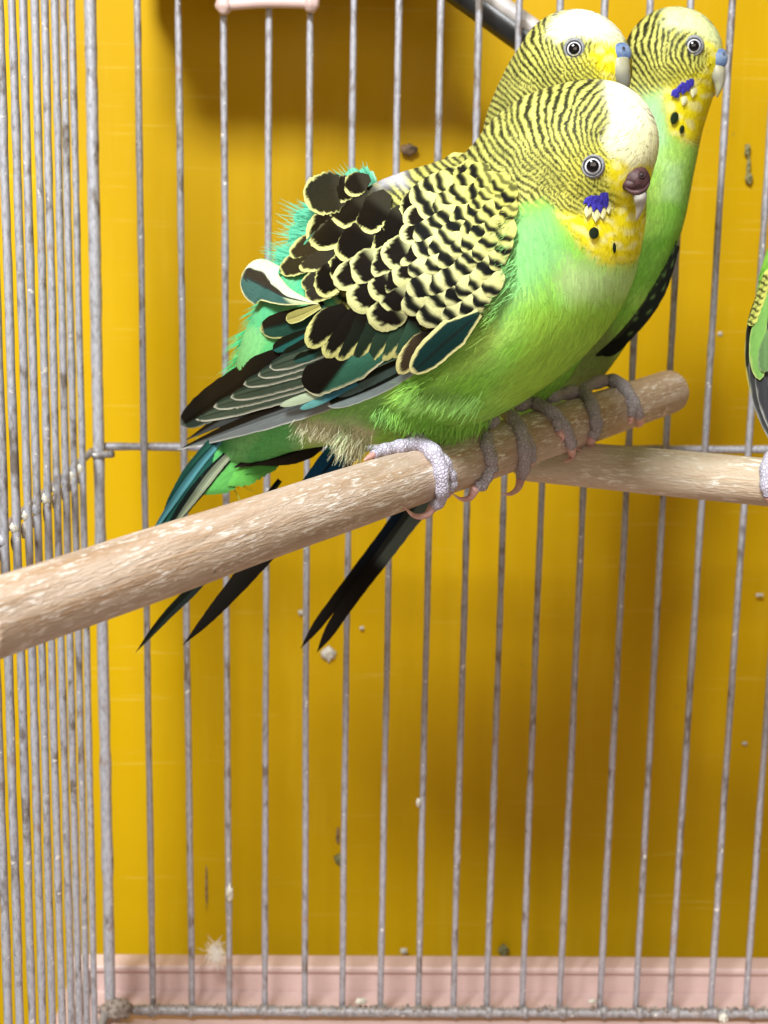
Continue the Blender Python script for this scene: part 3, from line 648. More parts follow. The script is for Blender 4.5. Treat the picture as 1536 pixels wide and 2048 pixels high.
# teal rump feathers standing out behind the wing
def soft(c0, c1): return lambda u, v, w, L, r: mx(c0, c1, v + .15 * math.sin(u * 14 + v * 3))
rumpY = lambda x, y: 36.3 + (700 - x) * .006
def strands(parent, name, items, n, wpx, jit):
    V = []; f = []; cl = []
    for (bx, by, tx, ty, W, c) in items:
        for k in range(n):
            q = random.uniform(-1, 1); L = math.hypot(tx - bx, ty - by); ux, uy = (tx - bx) / L, (ty - by) / L; s0 = random.uniform(0, .75); ln = random.uniform(.2, .45) * L
            x0, y0 = bx + ux * L * s0 - uy * W * q * .8, by + uy * L * s0 + ux * W * q * .8; sp_ = q * .45 + random.gauss(0, jit)
            dx, dy = ux - uy * sp_, uy + ux * sp_; i0 = len(V); cc = np.array(c) * random.uniform(.7, 1.2); Yb = rumpY(x0, y0) - random.uniform(.0, .35)
            for m in range(5):
                t = m / 4; x, y = x0 + dx * ln * t, y0 + dy * ln * t; ww = wpx * (1 - t * .9); V += [P(x - dy * ww, y + dx * ww, Yb - .1 * t), P(x + dy * ww, y - dx * ww, Yb - .1 * t)]; cl += [cc, cc * 1.05]
            f += [(i0 + 2 * m, i0 + 2 * m + 1, i0 + 2 * m + 3, i0 + 2 * m + 2) for m in range(4)]
    V = np.array(V); o = link(name, grid_mesh(name, V - A.loc, f, np.clip(cl, 0, 1)), M_PLUME, parent, A.loc); o['kind'] = 'stuff'
RF = [(750, 380, 712, 335, 16), (735, 385, 680, 345, 18), (720, 390, 655, 360, 18), (700, 410, 628, 388, 18), (680, 430, 592, 420, 18), (690, 450, 568, 435, 20), (670, 480, 560, 462, 18), (680, 470, 556, 488, 18), (650, 520, 532, 505, 18), (640, 540, 528, 528, 16), (660, 460, 590, 450, 18)]
for (bx, by, tx, ty, W) in RF:
    vane(A, A.root, 'rump_feather', [(bx, by), ((bx + tx) / 2, (by + ty) / 2 - 5), (tx + (bx - tx) * .15, ty + (by - ty) * .15)], W, soft((.36, .58, .46), (.14, .60, .38)), surf=rumpY, seg=(11, 16), lift=-.1, jitter=.25)
strands(A.root, 'rump_down', [(*r, (.16, .64, .42)) for r in RF], 90, 1.0, .08)
strands(A.root, 'rump_down', [(555, 590, 500, 655, 18, (.08, .50, .22)), (535, 630, 470, 710, 20, (.09, .52, .2)), (510, 690, 450, 780, 20, (.09, .5, .16)), (490, 740, 440, 810, 16, (.09, .48, .12)), (560, 540, 520, 590, 18, (.08, .5, .26))], 200, 1.0, .08)
# long green tail coverts and tail
tlY = lambda x, y: 37.6 + max(0, y - 980) * .0035
tail = empty('tail', P(420, 960, 37.6)); tail.parent = A.root; tail.matrix_basis = A.root.matrix_basis.inverted() @ tail.matrix_basis
tl = lambda p, W, cf_, off=0, **k: vane(A, tail, 'tail_feather', p, W, cf_, surf=tlY, off=off, seg=(11, 44), **k)
for (p, W, c, o) in [([(500, 830), (410, 925), (350, 1010), (300, 1090)], 17, (.02, .10, .075), .5), ([(480, 840), (400, 930), (335, 1020), (290, 1090)], 7, (.10, .32, .36), .56), ([(520, 850), (430, 940), (365, 1020), (320, 1090)], 15, (.02, .03, .025), .6),
                     ([(510, 860), (440, 930), (385, 1000), (330, 1075)], 9, (.36, .42, .28), .66), ([(460, 840), (395, 920), (350, 990), (325, 1030)], 12, (.03, .14, .10), .45)]:
    tl(p, W, flight(c, tuple(x * .35 for x in c), None, -.2), o, prof=pointp)
tl([(560, 960), (420, 1140), (330, 1235), (271, 1305)], 11, flight((.02, .03, .025), BK, None, 0), -.3, prof=pointp)
for (p, W, o, c) in [([(620, 840), (530, 895), (450, 960), (404, 990)], 30, .55, (.10, .36, .08)), ([(640, 850), (560, 900), (490, 950), (455, 972)], 26, .6, (.11, .38, .07)), ([(650, 840), (590, 885), (530, 925), (490, 948)], 22, .65, (.08, .30, .06)),
                     ([(560, 820), (500, 870), (450, 915), (425, 950)], 26, .5, (.09, .38, .11))]:
    tl(p, W, soft(c, tuple(x * 1.2 for x in c)), o, prof=pointp, jitter=.12)
tl([(620, 840), (560, 900), (500, 935), (488, 940)], 18, soft((.10, .36, .12), (.16, .42, .12)), .24, prof=pointp, jitter=.06)
tlY2 = lambda x, y: 36.2 + max(0, y - 880) * .003
vane(A, tail, 'tail_feather', [(720, 850), (655, 935), (540, 1090), (430, 1220), (366, 1290)], 26, lambda u, v, w, L, r: mx(mx((.03, .30, .12), (.01, .07, .16), (v - .12) * 9), BRN, (v - .35) * 5) if abs(u) > .06 else BK, surf=tlY2, seg=(13, 60), prof=lambda v: min(1, .7 + v * 2) * max(.02, 1 - max(0, (v - .35) / .65) ** 1.5), lift=.3)
vane(A, tail, 'tail_feather', [(745, 860), (690, 930), (600, 1040), (560, 1090)], 14, lambda u, v, w, L, r: mx((.02, .10, .05), BRN, v * 3), surf=tlY2, seg=(11, 30), prof=longp, off=-.1)
# far wing tip under the rump
farw = empty('wing', P(640, 850, 36.9)); farw.parent = A.root; farw.matrix_basis = A.root.matrix_basis.inverted() @ farw.matrix_basis
for (p, W, o) in [([(680, 830), (580, 890), (468, 935)], 26, 0), ([(680, 850), (600, 900), (500, 930)], 24, .05), ([(660, 820), (560, 870), (480, 915)], 20, -.05)]:
    vane(A, farw, 'feather', p, W, flight((.035, .028, .022), BRN, None, 0), surf=lambda x, y: 36.9, off=o, prof=pointp, seg=(11, 30))
# wisps of down at the vent
def wisps(bird, name, base, n, col, Lr, dirs, spread=.35, w=.012):
    V = []; f = []; cl = []
    for k in range(n):
        x0, y0, x1, y1 = base; t = random.random(); px, py = x0 + (x1 - x0) * t + random.gauss(0, 8), y0 + (y1 - y0) * t + random.gauss(0, 8)
        p, nn = bird.hit(px, py); p = p + nn * random.uniform(-.05, .12); d = np.array(dirs) + np.random.normal(0, spread, 3) * .6; d /= np.linalg.norm(d); L = random.uniform(*Lr)
        sd = np.cross(d, _n(p)); sd /= np.linalg.norm(sd); cv_ = np.random.normal(0, .2, 3); c = (np.array(col) if col else bird.color(p[None], np.zeros(1), np.zeros(1), np.zeros(1))[0]) * random.uniform(.7, 1.1); i0 = len(V)
        for j in range(5):
            s_ = j / 4; q = p + d * L * s_ + cv_ * L * s_ * s_ * .5; ww = w * (1 - s_ * .85); V += [q - sd * ww, q + sd * ww]; cl += [c, c]
        f += [(i0 + 2 * j, i0 + 2 * j + 1, i0 + 2 * j + 3, i0 + 2 * j + 2) for j in range(4)]
    o = link(name, grid_mesh(name, np.array(V) - bird.loc, f, np.clip(cl, 0, 1)), M_PLUME, bird.root, bird.loc); o['kind'] = 'stuff'
wisps(A, 'down', (600, 842, 735, 868), 330, (.66, .68, .44), (.2, .42), (-.35, -.1, -.8), .5, .009)
wisps(A, 'down', (690, 860, 730, 885), 260, None, (.35, .65), (-.35, -.15, -.9), .25)
wisps(A, 'belly_fringe', (760, 815, 890, 858), 520, None, (.18, .36), (-.45, -.2, -.9), .3, .009)
wisps(A, 'belly_fringe', (890, 862, 985, 850), 500, None, (.2, .45), (-.35, -.2, -.9), .3, .009)
wisps(A, 'belly_fringe', (820, 780, 960, 800), 500, (.32, .62, .14), (.3, .5), (-.6, -.25, -.75), .2, .007)
wisps(A, 'breast_fringe', (1022, 425, 1020, 560), 500, None, (.25, .45), (-.75, -.25, -.55), .3, .009)
wisps(A, 'breast_fringe', (1012, 575, 950, 668), 550, None, (.3, .5), (-.8, -.3, -.45), .3, .009)
wisps(A, 'breast_fringe', (940, 690, 810, 790), 450, None, (.3, .5), (-.8, -.3, -.45), .3, .009)
A.eye(1185, 332, 17.5)

def patch(bird, name, px, py, w, h, ang, col, lift=.05, m=None):
    """a small rounded feather lying on the coat"""
    p, n = bird.hit(px, py); k = p[1] / F; ca, sa = math.cos(ang), math.sin(ang); nu, nv = 9, 11; V = []; cl = []; UV = []
    for i in range(nv):
        v = i / (nv - 1); hw = w * math.sqrt(max(0.001, 1 - (2 * v - 1) ** 2)) if name != 'cheek_feather' else w * (min(1, .7 + v) * max(.03, 1 - max(0, (v - .45) / .55) ** 1.5))
        for j in range(nu):
            u = -1 + 2 * j / (nu - 1); lx, ly = u * hw, (v - .5) * 2 * h; qx, qy = px + lx * ca - ly * sa, py + lx * sa + ly * ca
            q, _ = bird.hit(qx, qy); V.append(q - _n(q) * (lift + .02 * (1 - u * u) + .02 * v)); s_ = random.uniform(.92, 1.08); cl.append([c * s_ for c in col]); UV.append((u, v))
    V = np.array(V); f = [(i * nu + j, i * nu + j + 1, (i + 1) * nu + j + 1, (i + 1) * nu + j) for i in range(nv - 1) for j in range(nu - 1)]
    return link(name, grid_mesh(name, V - bird.loc, f, np.clip(cl, 0, 1), UV), M_FEATHER, bird.root, bird.loc)
BLUE = (.06, .05, .42)
def cheek(bird, items, col=BLUE):
    for (x, y, w, h, a) in items: patch(bird, 'cheek_feather', x, y, w, h, a, col, .075)
for (x, y, w, h, a) in [(1176, 424, 8, 12, .25), (1192, 432, 8, 13, .05), (1216, 416, 7, 13, -.15), (1205, 428, 7, 11, -.1)]: patch(A, 'cheek_feather', x, y, w, h, a, (.88, .86, .45), .055)
cheek(A, [(1174, 402, 6, 10, .9), (1181, 404, 7, 13, .45), (1190, 408, 8, 17, .15), (1200, 409, 8, 18, -.05), (1209, 402, 7, 17, -.25), (1214, 400, 4, 15, -.1), (1204, 398, 7, 10, .3), (1192, 400, 7, 9, .8)])
for (x, y, w, h, a) in [(1188, 466, 10, 12, .1), (1229, 496, 3.5, 11, .0)]: patch(A, 'throat_spot', x, y, w, h, a, (.02, .03, .015), .07)

M_BEAK2 = simple('yellowish_beak', (.37, .36, .23), .4, .4, 200, (.29, .30, .27), .1, .15)
def beak(bird, cx, cy, Y, w, h, tip, cmat, nost, facing, bm_=None):
    """cere, curved bill and nostril; cx.. in px at depth Y"""
    k = Y / F
    c = P(cx, cy, Y)
    o = lump('cere', c, 1, cmat, bird.root, 9, (w * k, w * k * .72, h * k), .05, 4)
    pts = [P(x, y, Y + dy) for x, y, dy, _ in tip]; rr = [r * k for *_, r in tip]
    link('beak', tube_mesh('beak', spline(pts, 24), np.interp(np.linspace(0, 1, 24), np.linspace(0, 1, len(rr)), rr), 24), bm_ or M_BEAK, bird.root, (0, 0, 0))
    for (x, y, r) in nost:
        q = P(x, y, Y); bv = BVHTree.FromPolygons([tuple(v.co) for v in o.data.vertices], [tuple(p.vertices) for p in o.data.polygons])
        d = _n(q); h_ = bv.ray_cast(Vector(-c * S), Vector(d)); q = np.array(h_[0]) / S + c if h_[0] else q
        lump('nostril', q, r * k, M_NOSTRIL, bird.root, 3, (1, .6, .9), 0, 2)
        T_ = []; nn = _n(c - q) * -1; e1 = _n(np.cross(nn, (0, 0, 1.))); e2 = np.cross(nn, e1)
        ring = [q + nn * .006 + (math.cos(a) * e1 + math.sin(a) * e2) * r * k * 1.15 for a in np.linspace(0, 2 * math.pi, 20)]
        link('nostril_rim', tube_mesh('nostril_rim', ring, r * k * .28, 8, False), cmat, bird.root, (0, 0, 0))
beak(A, 1273, 358, 30.1, 28, 24, [(1275, 374, .25, 17), (1279, 390, .08, 15), (1280, 407, .05, 11), (1277, 425, .1, 6), (1273, 440, .2, 2)], M_CEREBROWN, [(1283, 350, 5.5)], 0)
lump('cere', P(1262, 369, 30.1), 1, M_CEREBROWN, A.root, 4, (.21, .2, .16), .06, 3)
link('cere_lip', tube_mesh('cere_lip', spline([P(1249, 374, 30.0), P(1261, 383, 29.88), P(1276, 385, 29.82), P(1290, 379, 29.85), P(1299, 366, 29.95)], 20), np.concatenate([np.linspace(.02, .055, 10), np.linspace(.055, .02, 10)]), 12), M_CEREBROWN, A.root, (0, 0, 0))
# ================= feet: toes laid over the dowels
def on_dowel(px, py, r, a=A0, b=A1, R=RD):
    d = RW @ np.array([px - 768, -(py - 1024), -F]); d = _n(d); ax = _n(b - a); Rr = R + r * .72
    m = d - ax * (d @ ax); n = -(a - ax * (a @ ax)); A_ = m @ m; B_ = 2 * m @ n; C_ = n @ n - Rr * Rr; D = B_ * B_ - 4 * A_ * C_
    t = (-B_ - math.sqrt(D)) / (2 * A_) if D > 0 else -B_ / (2 * A_); return d * t
def toe(ft, pts, m, claw=None, dow=(A0, A1, RD)):
    k = on_dowel(pts[0][0], pts[0][1], 0, *dow)[1] / F
    q = spline(np.array([[*on_dowel(x, y, r * k, *dow), r * k] for x, y, r in pts]), 26)
    nb = 1 + .11 * np.sin(np.linspace(0, len(pts) * 5, 26))
    link('toe', tube_mesh('toe', q[:, :3], q[:, 3] * nb, 16), m, ft, (0, 0, 0))
    if claw:
        cp = np.array([[*on_dowel(x, y, r * k, *dow), r * k] for x, y, r in claw]); cp[0, :3] = q[-1, :3]
        q2 = spline(cp, 18); link('claw', tube_mesh('claw', q2[:, :3], np.maximum(q2[:, 3], .008), 12), M_CLAW, ft, (0, 0, 0))
def foot(bird, toes, m, leg=None, dow=(A0, A1, RD)):
    p = on_dowel(toes[0][0][0][0], toes[0][0][0][1], 0, *dow); e = empty('foot', p); e.parent = bird.root; e.matrix_basis = bird.root.matrix_basis.inverted() @ e.matrix_basis
    for pts, claw in toes: toe(e, pts, m, claw, dow)
    if leg:
        q = np.array([[*(on_dowel(x, y, r * p[1] / F, *dow) if i == 0 else P(x, y, p[1] + dy)), r * p[1] / F] for i, (x, y, r, dy) in enumerate(leg)]); q = spline(q, 14)
        link('shank', tube_mesh('shank', q[:, :3], q[:, 3], 16), m, e, (0, 0, 0))
foot(A, [([(832, 884, 15), (860, 898, 17), (879, 930, 16), (885, 968, 15), (882, 998, 13), (866, 1014, 12)], [(866, 1014, 10), (852, 1031, 7), (828, 1031, 5), (808, 1013, 1)]),
         ([(845, 890, 14), (884, 920, 14), (899, 945, 12), (904, 964, 12), (898, 980, 11)], [(898, 980, 11), (893, 990, 8), (884, 992, 4)]),
         ([(840, 884, 16), (806, 892, 14), (772, 899, 13), (746, 910, 8)], [(746, 910, 7), (734, 917, 4), (728, 921, 1)])], M_FOOT1, [(838, 884, 18, 0), (828, 862, 20, .3), (820, 800, 24, .9)])
foot(A, [([(975, 872, 12), (974, 888, 14), (981, 914, 14), (985, 940, 12)], [(985, 940, 11), (976, 960, 7), (956, 966, 2)]),
         ([(984, 900, 10), (978, 945, 11), (965, 968, 13), (952, 974, 11)], [(952, 974, 10), (940, 995, 7), (922, 998, 4), (906, 988, 1)]),
         ([(1008, 822, 12), (1020, 832, 14), (1038, 852, 14), (1046, 880, 14), (1050, 922, 14), (1042, 955, 12)], [(1042, 955, 10), (1036, 976, 7), (1020, 988, 4), (1002, 987, 1)]),
         ([(1050, 870, 10), (1062, 895, 10), (1064, 920, 9)], [(1064, 920, 9), (1061, 931, 5), (1056, 935, 2)])], M_FOOT2, [(990, 850, 16, 0), (975, 830, 20, .4), (960, 790, 22, .8)])

# ================= second bird
capB = [(1088, 70), (1110, 35), (1160, 5), (1230, 5), (1275, 70), (1262, 84), (1215, 88), (1195, 78), (1160, 72), (1120, 82)]
yelB = [(1195, 84), (1280, 70), (1300, 160), (1300, 260), (1200, 250), (1190, 190), (1215, 170), (1200, 140), (1178, 118)]
grnB = [(1000, 480), (1060, 330), (1120, 260), (1200, 250), (1400, 300), (1300, 700), (1150, 900), (700, 1000), (880, 620)]
def extraB(c, x, y, rnd): 
    c = blend(c, (.88, .88, .68), sm(polyd([(1110, 40), (1170, 0), (1240, 10), (1250, 55), (1200, 66), (1150, 60)], x, y), 14))
    return blend(c, (.10, .16, .06), sm(polyd([(1080, 740), (1190, 700), (1190, 800), (1080, 830)], x, y), 20) * np.clip(.35 + vn(x, y, 18, 5), 0, .8))  # dark spots, plus the shade below the front bird put into the colour
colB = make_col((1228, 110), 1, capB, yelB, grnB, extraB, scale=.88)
LOCB = P(1150, 850, 38.3)
B = Bird('budgerigar', LOCB, [(1147, 140, 36.0, 110), (1122, 190, 36.3, 116), (1105, 250, 36.7, 126), (1100, 330, 37.1, 145), (1075, 440, 37.6, 168), (1045, 560, 38.0, 168), (1015, 660, 38.5, 155), (975, 750, 39.2, 115), (930, 830, 39.9, 70), (900, 880, 40.3, 40)],
         'budgerigar behind the front bird with white crown and blue cere, only its head showing clearly', colB, nphi=150)
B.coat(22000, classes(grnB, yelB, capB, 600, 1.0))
B.eye(1148, 98, 15)
cheek(B, [(1168, 170, 6, 8, .8), (1177, 172, 7, 9, .3), (1185, 175, 6, 10, 0), (1191, 170, 5, 9, -.2), (1180, 166, 8, 5, 1.3)])
beak(B, 1237, 107, 35.15, 26, 21, [(1236, 122, .0, 22), (1239, 143, -.05, 21), (1245, 163, .0, 16), (1249, 182, .1, 9), (1252, 196, .2, 2)], M_CEREBLUE, [(1247, 97, 3.2)], 0, M_BEAK2)
foot(B, [([(1037, 812, 12), (1064, 806, 13), (1096, 819, 14), (1122, 842, 14), (1140, 876, 13), (1143, 893, 11)], [(1143, 893, 10), (1144, 912, 7), (1138, 920, 4), (1127, 924, 1)]),
         ([(1100, 825, 10), (1114, 845, 11), (1118, 862, 9)], [(1118, 862, 8), (1126, 872, 5), (1124, 882, 2)]),
         ([(1100, 795, 13), (1130, 787, 14), (1160, 783, 14), (1179, 798, 14), (1190, 832, 14), (1193, 856, 13), (1184, 876, 11)], [(1184, 876, 10), (1178, 897, 7), (1166, 902, 4), (1152, 897, 1)])], M_FOOT2)
tB = empty('tail', P(900, 880, 40.3)); tB.parent = B.root; tB.matrix_basis = B.root.matrix_basis.inverted() @ tB.matrix_basis
tbY = lambda x, y: 40.4
vane(B, tB, 'tail_feather', [(905, 890), (812, 1020), (720, 1140), (650, 1230), (601, 1297)], 20, lambda u, v, w, L, r: mx((.012, .035, .08), BRN, v * 1.6), surf=tbY, seg=(11, 50), prof=lambda v: (1 - .62 * v) * (1 if v < .8 else max(.03, 1 - ((v - .8) / .2) ** 1.7)))
vane(B, tB, 'tail_feather', [(930, 900), (835, 1020), (760, 1120), (690, 1215), (634, 1304)], 21, lambda u, v, w, L, r: mx((.10, .13, .12) if u < .35 else (.03, .035, .035), BRN, (v - .47) * 14), surf=tbY, seg=(11, 60), off=.12, prof=lambda v: (1 - .48 * v) * (1 if v < .84 else max(.03, 1 - ((v - .84) / .16) ** 1.9)))

# ================= third bird
capC = [(1330, 55), (1325, 5), (1390, 0), (1460, 70), (1440, 98), (1415, 80), (1390, 62)]
yelC = [(1405, 82), (1470, 70), (1480, 240), (1370, 285), (1345, 265), (1318, 200), (1330, 178), (1380, 160), (1415, 140), (1420, 110)]
grnC = [(1275, 260), (1290, 190), (1320, 185), (1345, 265), (1372, 285), (1500, 300), (1450, 560), (1200, 800), (900, 900), (1000, 500), (1180, 380)]
def extraC(c, x, y, rnd):
    c = blend(c, (.42, .66, .42), sm(polyd([(1285, 190), (1325, 190), (1335, 280), (1300, 330), (1270, 260)], x, y), 22) * .8)
    c = blend(c, (.44, .70, .32), sm(polyd([(1325, 320), (1365, 330), (1360, 400), (1320, 400)], x, y), 16) * .8)
    c = blend(c, (.10, .34, .03), sm(polyd([(1240, 480), (1340, 470), (1300, 560), (1210, 660), (1190, 600)], x, y), 26) * .7)
    return blend(c, (.16, .19, .07), sm(polyd([(1130, 700), (1230, 640), (1230, 800), (1130, 800)], x, y), 16) * .8)  # olive tone carries painted-in shade on the lower belly
colC = make_col((1425, 125), 1, capC, yelC, grnC, extraC, capcol=(.66, .72, .36), scale=.88)
LOCC = P(1245, 800, 41)
Cb = Bird('budgerigar', LOCC, [(1346, 117, 40.6, 94), (1332, 168, 40.8, 93), (1305, 240, 41.1, 98), (1272, 330, 41.4, 112), (1235, 430, 41.7, 128), (1190, 530, 42.0, 132), (1150, 620, 42.2, 122), (1110, 710, 42.4, 100), (1070, 790, 42.6, 60), (1050, 830, 42.7, 40)],
          'budgerigar farthest along the dowel, blue cere beside a bar and dark wing edge below', colC, nphi=150)
Cb.coat(20000, classes(grnC, yelC, capC, 650))
Cb.eye(1387, 92, 14.5)
cheek(Cb, [(1348, 186, 6, 9, .8), (1358, 180, 6, 11, .5), (1368, 178, 7, 13, .2), (1377, 172, 6, 12, 0), (1384, 166, 5, 9, -.1), (1365, 172, 8, 6, 1.3), (1352, 190, 7, 6, .9)])
for (x, y, w, h, a) in [(1349, 236, 8, 13, .25), (1364, 259, 5, 9, .2)]: patch(Cb, 'throat_spot', x, y, w, h, a, (.02, .035, .015), .07)
for (x, y) in [(1368, 202), (1387, 186)]: patch(Cb, 'cheek_feather', x, y, 6, 10, .2, (.88, .88, .55), .055)
beak(Cb, 1438, 117, 39.8, 17, 19, [(1433, 130, .1, 15), (1435, 148, .05, 15), (1438, 164, .05, 11), (1437, 180, .05, 6), (1434, 194, .1, 1.5)], M_CEREBLUE, [(1447, 107, 2.6)], 0, M_BEAK2)
link('beak', tube_mesh('beak', spline([P(1412, 170, 40.6), P(1424, 185, 40.5), P(1426, 192, 40.45)], 12), np.linspace(.14, .05, 12), 14), simple('lower_beak', (.45, .38, .26), .4), Cb.root, (0, 0, 0))
foot(Cb, [([(1165, 782, 12), (1185, 768, 13), (1215, 761, 14), (1240, 767, 14), (1258, 788, 13), (1271, 814, 13), (1279, 832, 11)], [(1279, 832, 10), (1281, 845, 8), (1275, 853, 3)]),
          ([(1258, 800, 9), (1264, 822, 9), (1263, 832, 8)], [(1263, 832, 7), (1262, 842, 5), (1257, 847, 2)])], M_FOOT2)
wC = empty('wing', P(1300, 560, 42)); wC.parent = Cb.root; wC.matrix_basis = Cb.root.matrix_basis.inverted() @ wC.matrix_basis
wcY = lambda x, y: 40.9
for (p, W, c) in [([(1352, 490), (1312, 588), (1238, 676), (1200, 708)], 20, (.012, .013, .010)), ([(1335, 510), (1298, 580), (1235, 660), (1192, 712)], 17, (.02, .022, .015)), ([(1330, 530), (1275, 625), (1215, 692)], 18, (.035, .035, .022)), ([(1318, 560), (1262, 640), (1204, 700)], 18, (.012, .013, .01)),
                  ([(1350, 480), (1315, 555), (1275, 600)], 12, (.02, .03, .012))]:
    vane(Cb, wC, 'feather', p, W, lambda u, v, w, L, r, c=c: mx(c, (.10, .17, .05), max(0, math.sin(v * 40) * math.sin(u * 5 + 1) - .55) * 2) if v < .6 else c, surf=wcY, seg=(13, 40), prof=longp)

# ================= fourth bird, cut by the right edge
grnD = [(1400, 300), (1800, 300), (1800, 1000), (1600, 1000), (1540, 760), (1536, 640), (1520, 520)]
yelD = [(1600, 380), (1700, 380), (1700, 450), (1600, 450)]; capD = [(1600, 300), (1700, 300), (1700, 370), (1600, 370)]
colD = make_col((1640, 400), 1, capD, yelD, grnD)
LOCD = P(1600, 925, 35.2)
D = Bird('budgerigar', LOCD, [(1665, 400, 35.4, 95), (1660, 470, 35.5, 105), (1650, 560, 35.6, 124), (1645, 660, 35.7, 134), (1640, 760, 35.8, 120), (1630, 850, 36, 80), (1620, 940, 36.2, 40)], 'green budgerigar cut off by the right edge, only its folded wing showing', colD, nphi=100, n=100)
D.coat(9000, classes(grnD, yelD, capD, 700))
wD = empty('wing', P(1530, 640, 34.6)); wD.parent = D.root; wD.matrix_basis = D.root.matrix_basis.inverted() @ wD.matrix_basis
wdY = lambda x, y: 35.0 + max(0, 1530 - x) * .012
for k, (p, W, c, rimc) in enumerate([([(1530, 560), (1503, 650), (1506, 760), (1545, 870)], 11, (.02, .02, .015), (.62, .60, .20)), ([(1535, 600), (1512, 690), (1516, 790), (1550, 890)], 13, (.05, .05, .05), (.35, .36, .33)),
                                     ([(1545, 620), (1526, 720), (1528, 790), (1556, 880)], 14, (.05, .05, .055), (.42, .42, .40)), ([(1545, 560), (1522, 640), (1514, 700), (1520, 760)], 16, (.20, .42, .10), (.50, .62, .2)), ([(1550, 640), (1532, 700), (1528, 745)], 14, (.13, .24, .09), (.3, .4, .2))]):
    vane(D, wD, 'feather', p, W, scallop(2.6, c, rimc, c), surf=wdY, off=.06 * k, seg=(11, 34), prof=longp)
for k in range(8):
    y0 = 548 + k * 13; x0 = 1532 - k * 4.3
    vane(D, wD, 'feather', [(x0 + 18, y0 - 12), (x0 + 3, y0 + 2), (x0 - 4, y0 + 12)], 8, bar(5, 9, BK, (.60, .62, .14)), surf=wdY, off=.2, seg=(9, 12))
foot(D, [([(1560, 900, 14), (1545, 912, 14), (1534, 930, 13), (1531, 965, 12), (1536, 992, 10)], [(1536, 992, 9), (1540, 1005, 6), (1536, 1012, 2)])], M_FOOT1, dow=(B0, B1, .60))

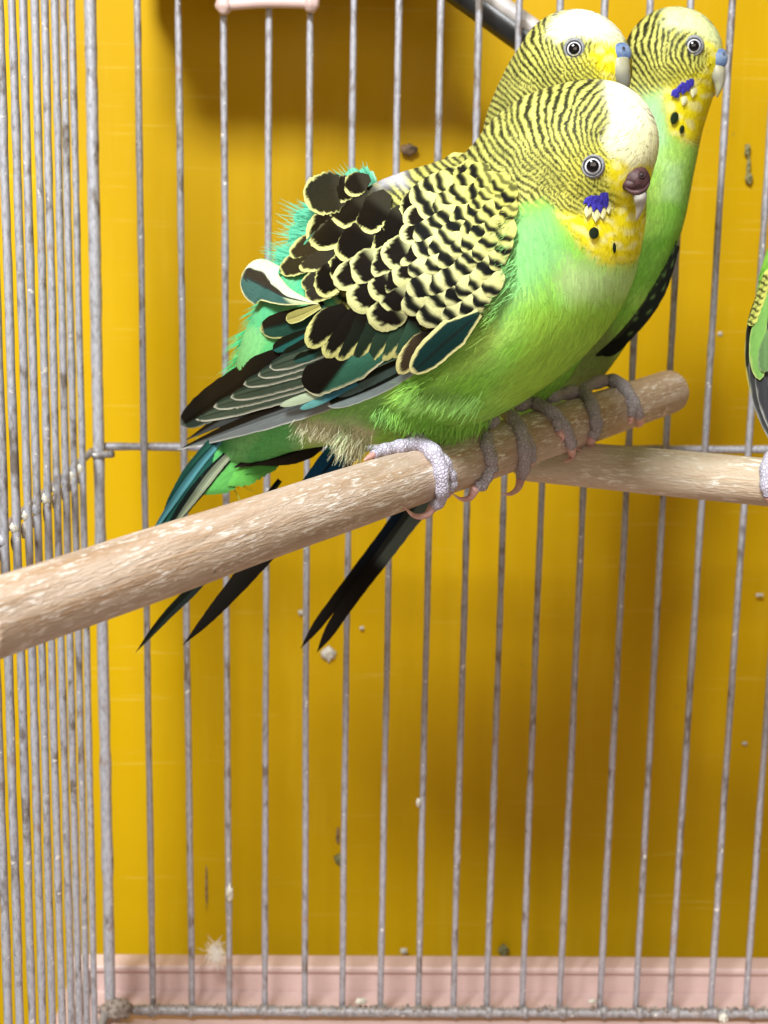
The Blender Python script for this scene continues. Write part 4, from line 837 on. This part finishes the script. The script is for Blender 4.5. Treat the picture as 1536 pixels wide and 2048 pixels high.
# ------------------------------------------------------------------ bits stuck to board, bars and perches
def speck(px, py, Y, r, sq, m, label, cat, seed, amp=.3):
    return tag(lump('dropping' if cat == 'dropping' else 'fluff', P(px, py, Y), r, m, None, seed, sq, amp), label, cat, 'dried specks on the board, bars and perches')
M_SP = simple('brown_speck', (.30, .20, .12), .7, .3, 500, (.05, .04, .03), .4)
M_GS = simple('green_speck', (.30, .28, .12), .7, .3, 900, (.05, .06, .03), .4)
for (x, y, Y, r, sq, m, lb) in [
    (818, 300, YB - .1, .24, (1, .5, .9), M_SP, 'brown lump stuck to the yellow board just above the front bird'),
    (1495, 300, YB - .1, .16, (.6, .4, 1.3), M_GS, 'greenish speck at the top of the streak on the board at the right'),
    (1497, 330, YB - .1, .13, (.5, .3, 3.2), M_GS, 'long thin streak on the yellow board at the right'),
    (1498, 357, YB - .1, .17, (.8, .4, 1), M_GS, 'speck at the foot of the streak on the board at the right'),
    (657, 1307, YB - .1, .24, (1, .4, 1.2), M_WHITE, 'round whitish spot on the board right of the two black tail feathers'),
    (603, 1225, YB - .1, .11, (1, .4, 1), M_WHITE, 'small pale dot on the board left above the two tail tips'),
    (723, 1256, YB - .1, .08, (1, .4, 1), M_WHITE, 'tiny pale dot on the board right of the two tail feathers'),
    (837, 1605, YW - .12, .10, (.8, .6, 1.5), M_WHITE, 'white drip on a bar in the lower middle'),
    (459, 1787, YW - .14, .16, (.7, .6, 1.9), M_WHITE, 'white dropping dried on a bar above the fluff'),
    (1007, 1900, YB - .2, .20, (1, .5, 1.3), M_GS, 'dark and pale speck just above the pink tray'),
    (676, 1672, YB - .1, .12, (.5, .4, 2.6), M_SP, 'dark slanting streak beside a bar in the lower middle'),
    (680, 1718, YB - .1, .2, (1, .5, 1.2), M_GS, 'pale and dark lump behind a bar in the lower middle'),
    (413, 1775, YB - .1, .09, (.5, .4, 9), M_SP, 'long dark scratch on the board at the lower left'),
    (808, 1902, YB - .2, .11, (1.2, .5, 1), M_WHITE, 'small yellowish crumb above the tray in the middle'),
    (1440, 668, YB - .1, .09, (1, .5, 1), M_WHITE, 'tiny cream dot on the board near the bird at the right edge'),
    (1490, 1487, YB - .1, .09, (1, .5, 1), M_WHITE, 'tiny pale dot on the board at the lower right'),
    (1520, 1190, YB - .1, .09, (1.6, .5, .7), M_WHITE, 'small pale smear on the board at the right edge'),
    (722, 2003, YW - .3, .13, (1.4, .8, .8), M_WHITE, 'white crumb on the bottom rail left of the middle'),
    (1185, 2003, YW - .3, .11, (1.3, .8, .7), M_WHITE, 'white crumb lying on the bottom rail right of the middle'),
    (1447, 2036, YW - 1.2, .15, (1, 1, 1), M_WHITE, 'black and white crumb on the tray floor at the lower right'),
    (1365, 773, 43.0, .07, (1.2, .6, 1), M_WHITE, 'white fleck on the rounded end of the long dowel'),
    (1097, 930, 38.6, .08, (1.3, .8, .8), M_WHITE, 'cream seed husk where the two dowels cross')]:
    speck(x, y, Y, r, sq, m, lb, 'dropping', int(x + y))
# droppings of grime along the bottom rail
bm = bmesh.new(); rr = random.Random(5)
for k in range(420):
    x = rr.uniform(XS + .2, 16); r = rr.uniform(.02, .07); q = bmesh.ops.create_icosphere(bm, subdivisions=1, radius=r * S)
    bmesh.ops.translate(bm, verts=q['verts'], vec=(x * S, (YW - .15 + rr.uniform(-.15, .12)) * S, (zbar + .15 + rr.gauss(0, .02)) * S))
o = link('grime', bm_mesh('grime', bm, True), M_DIRT, cage, (0, 0, 0)); o['kind'] = 'stuff'
# white downy fluff caught behind a bar near the tray
fl = []; ff = []
for k in range(200):
    b0 = P(432 + random.gauss(0, 7), 1905 + random.gauss(0, 9), YW + .5); d = np.random.normal(0, 1, 3) * (1, .5, 1.3); d /= np.linalg.norm(d); L = random.uniform(.15, .45); sd = np.cross(d, _n(b0)); sd /= np.linalg.norm(sd) + 1e-9; i0 = len(fl)
    for j in range(4):
        s_ = j / 3; q = b0 + d * L * s_ + np.array([0, 0, -.25]) * s_ * s_ * L; fl += [q - sd * .008 * (1.2 - s_), q + sd * .008 * (1.2 - s_)]
    ff += [(i0 + 2 * j, i0 + 2 * j + 1, i0 + 2 * j + 3, i0 + 2 * j + 2) for j in range(3)]
c = P(432, 1898, YW + .5)
tag(link('down_feather', grid_mesh('down_feather', np.array(fl) - c, ff), simple('white_down', (.72, .68, .62), .8, .2), None, c), 'white downy feather caught behind a bar just above the tray', 'feather')
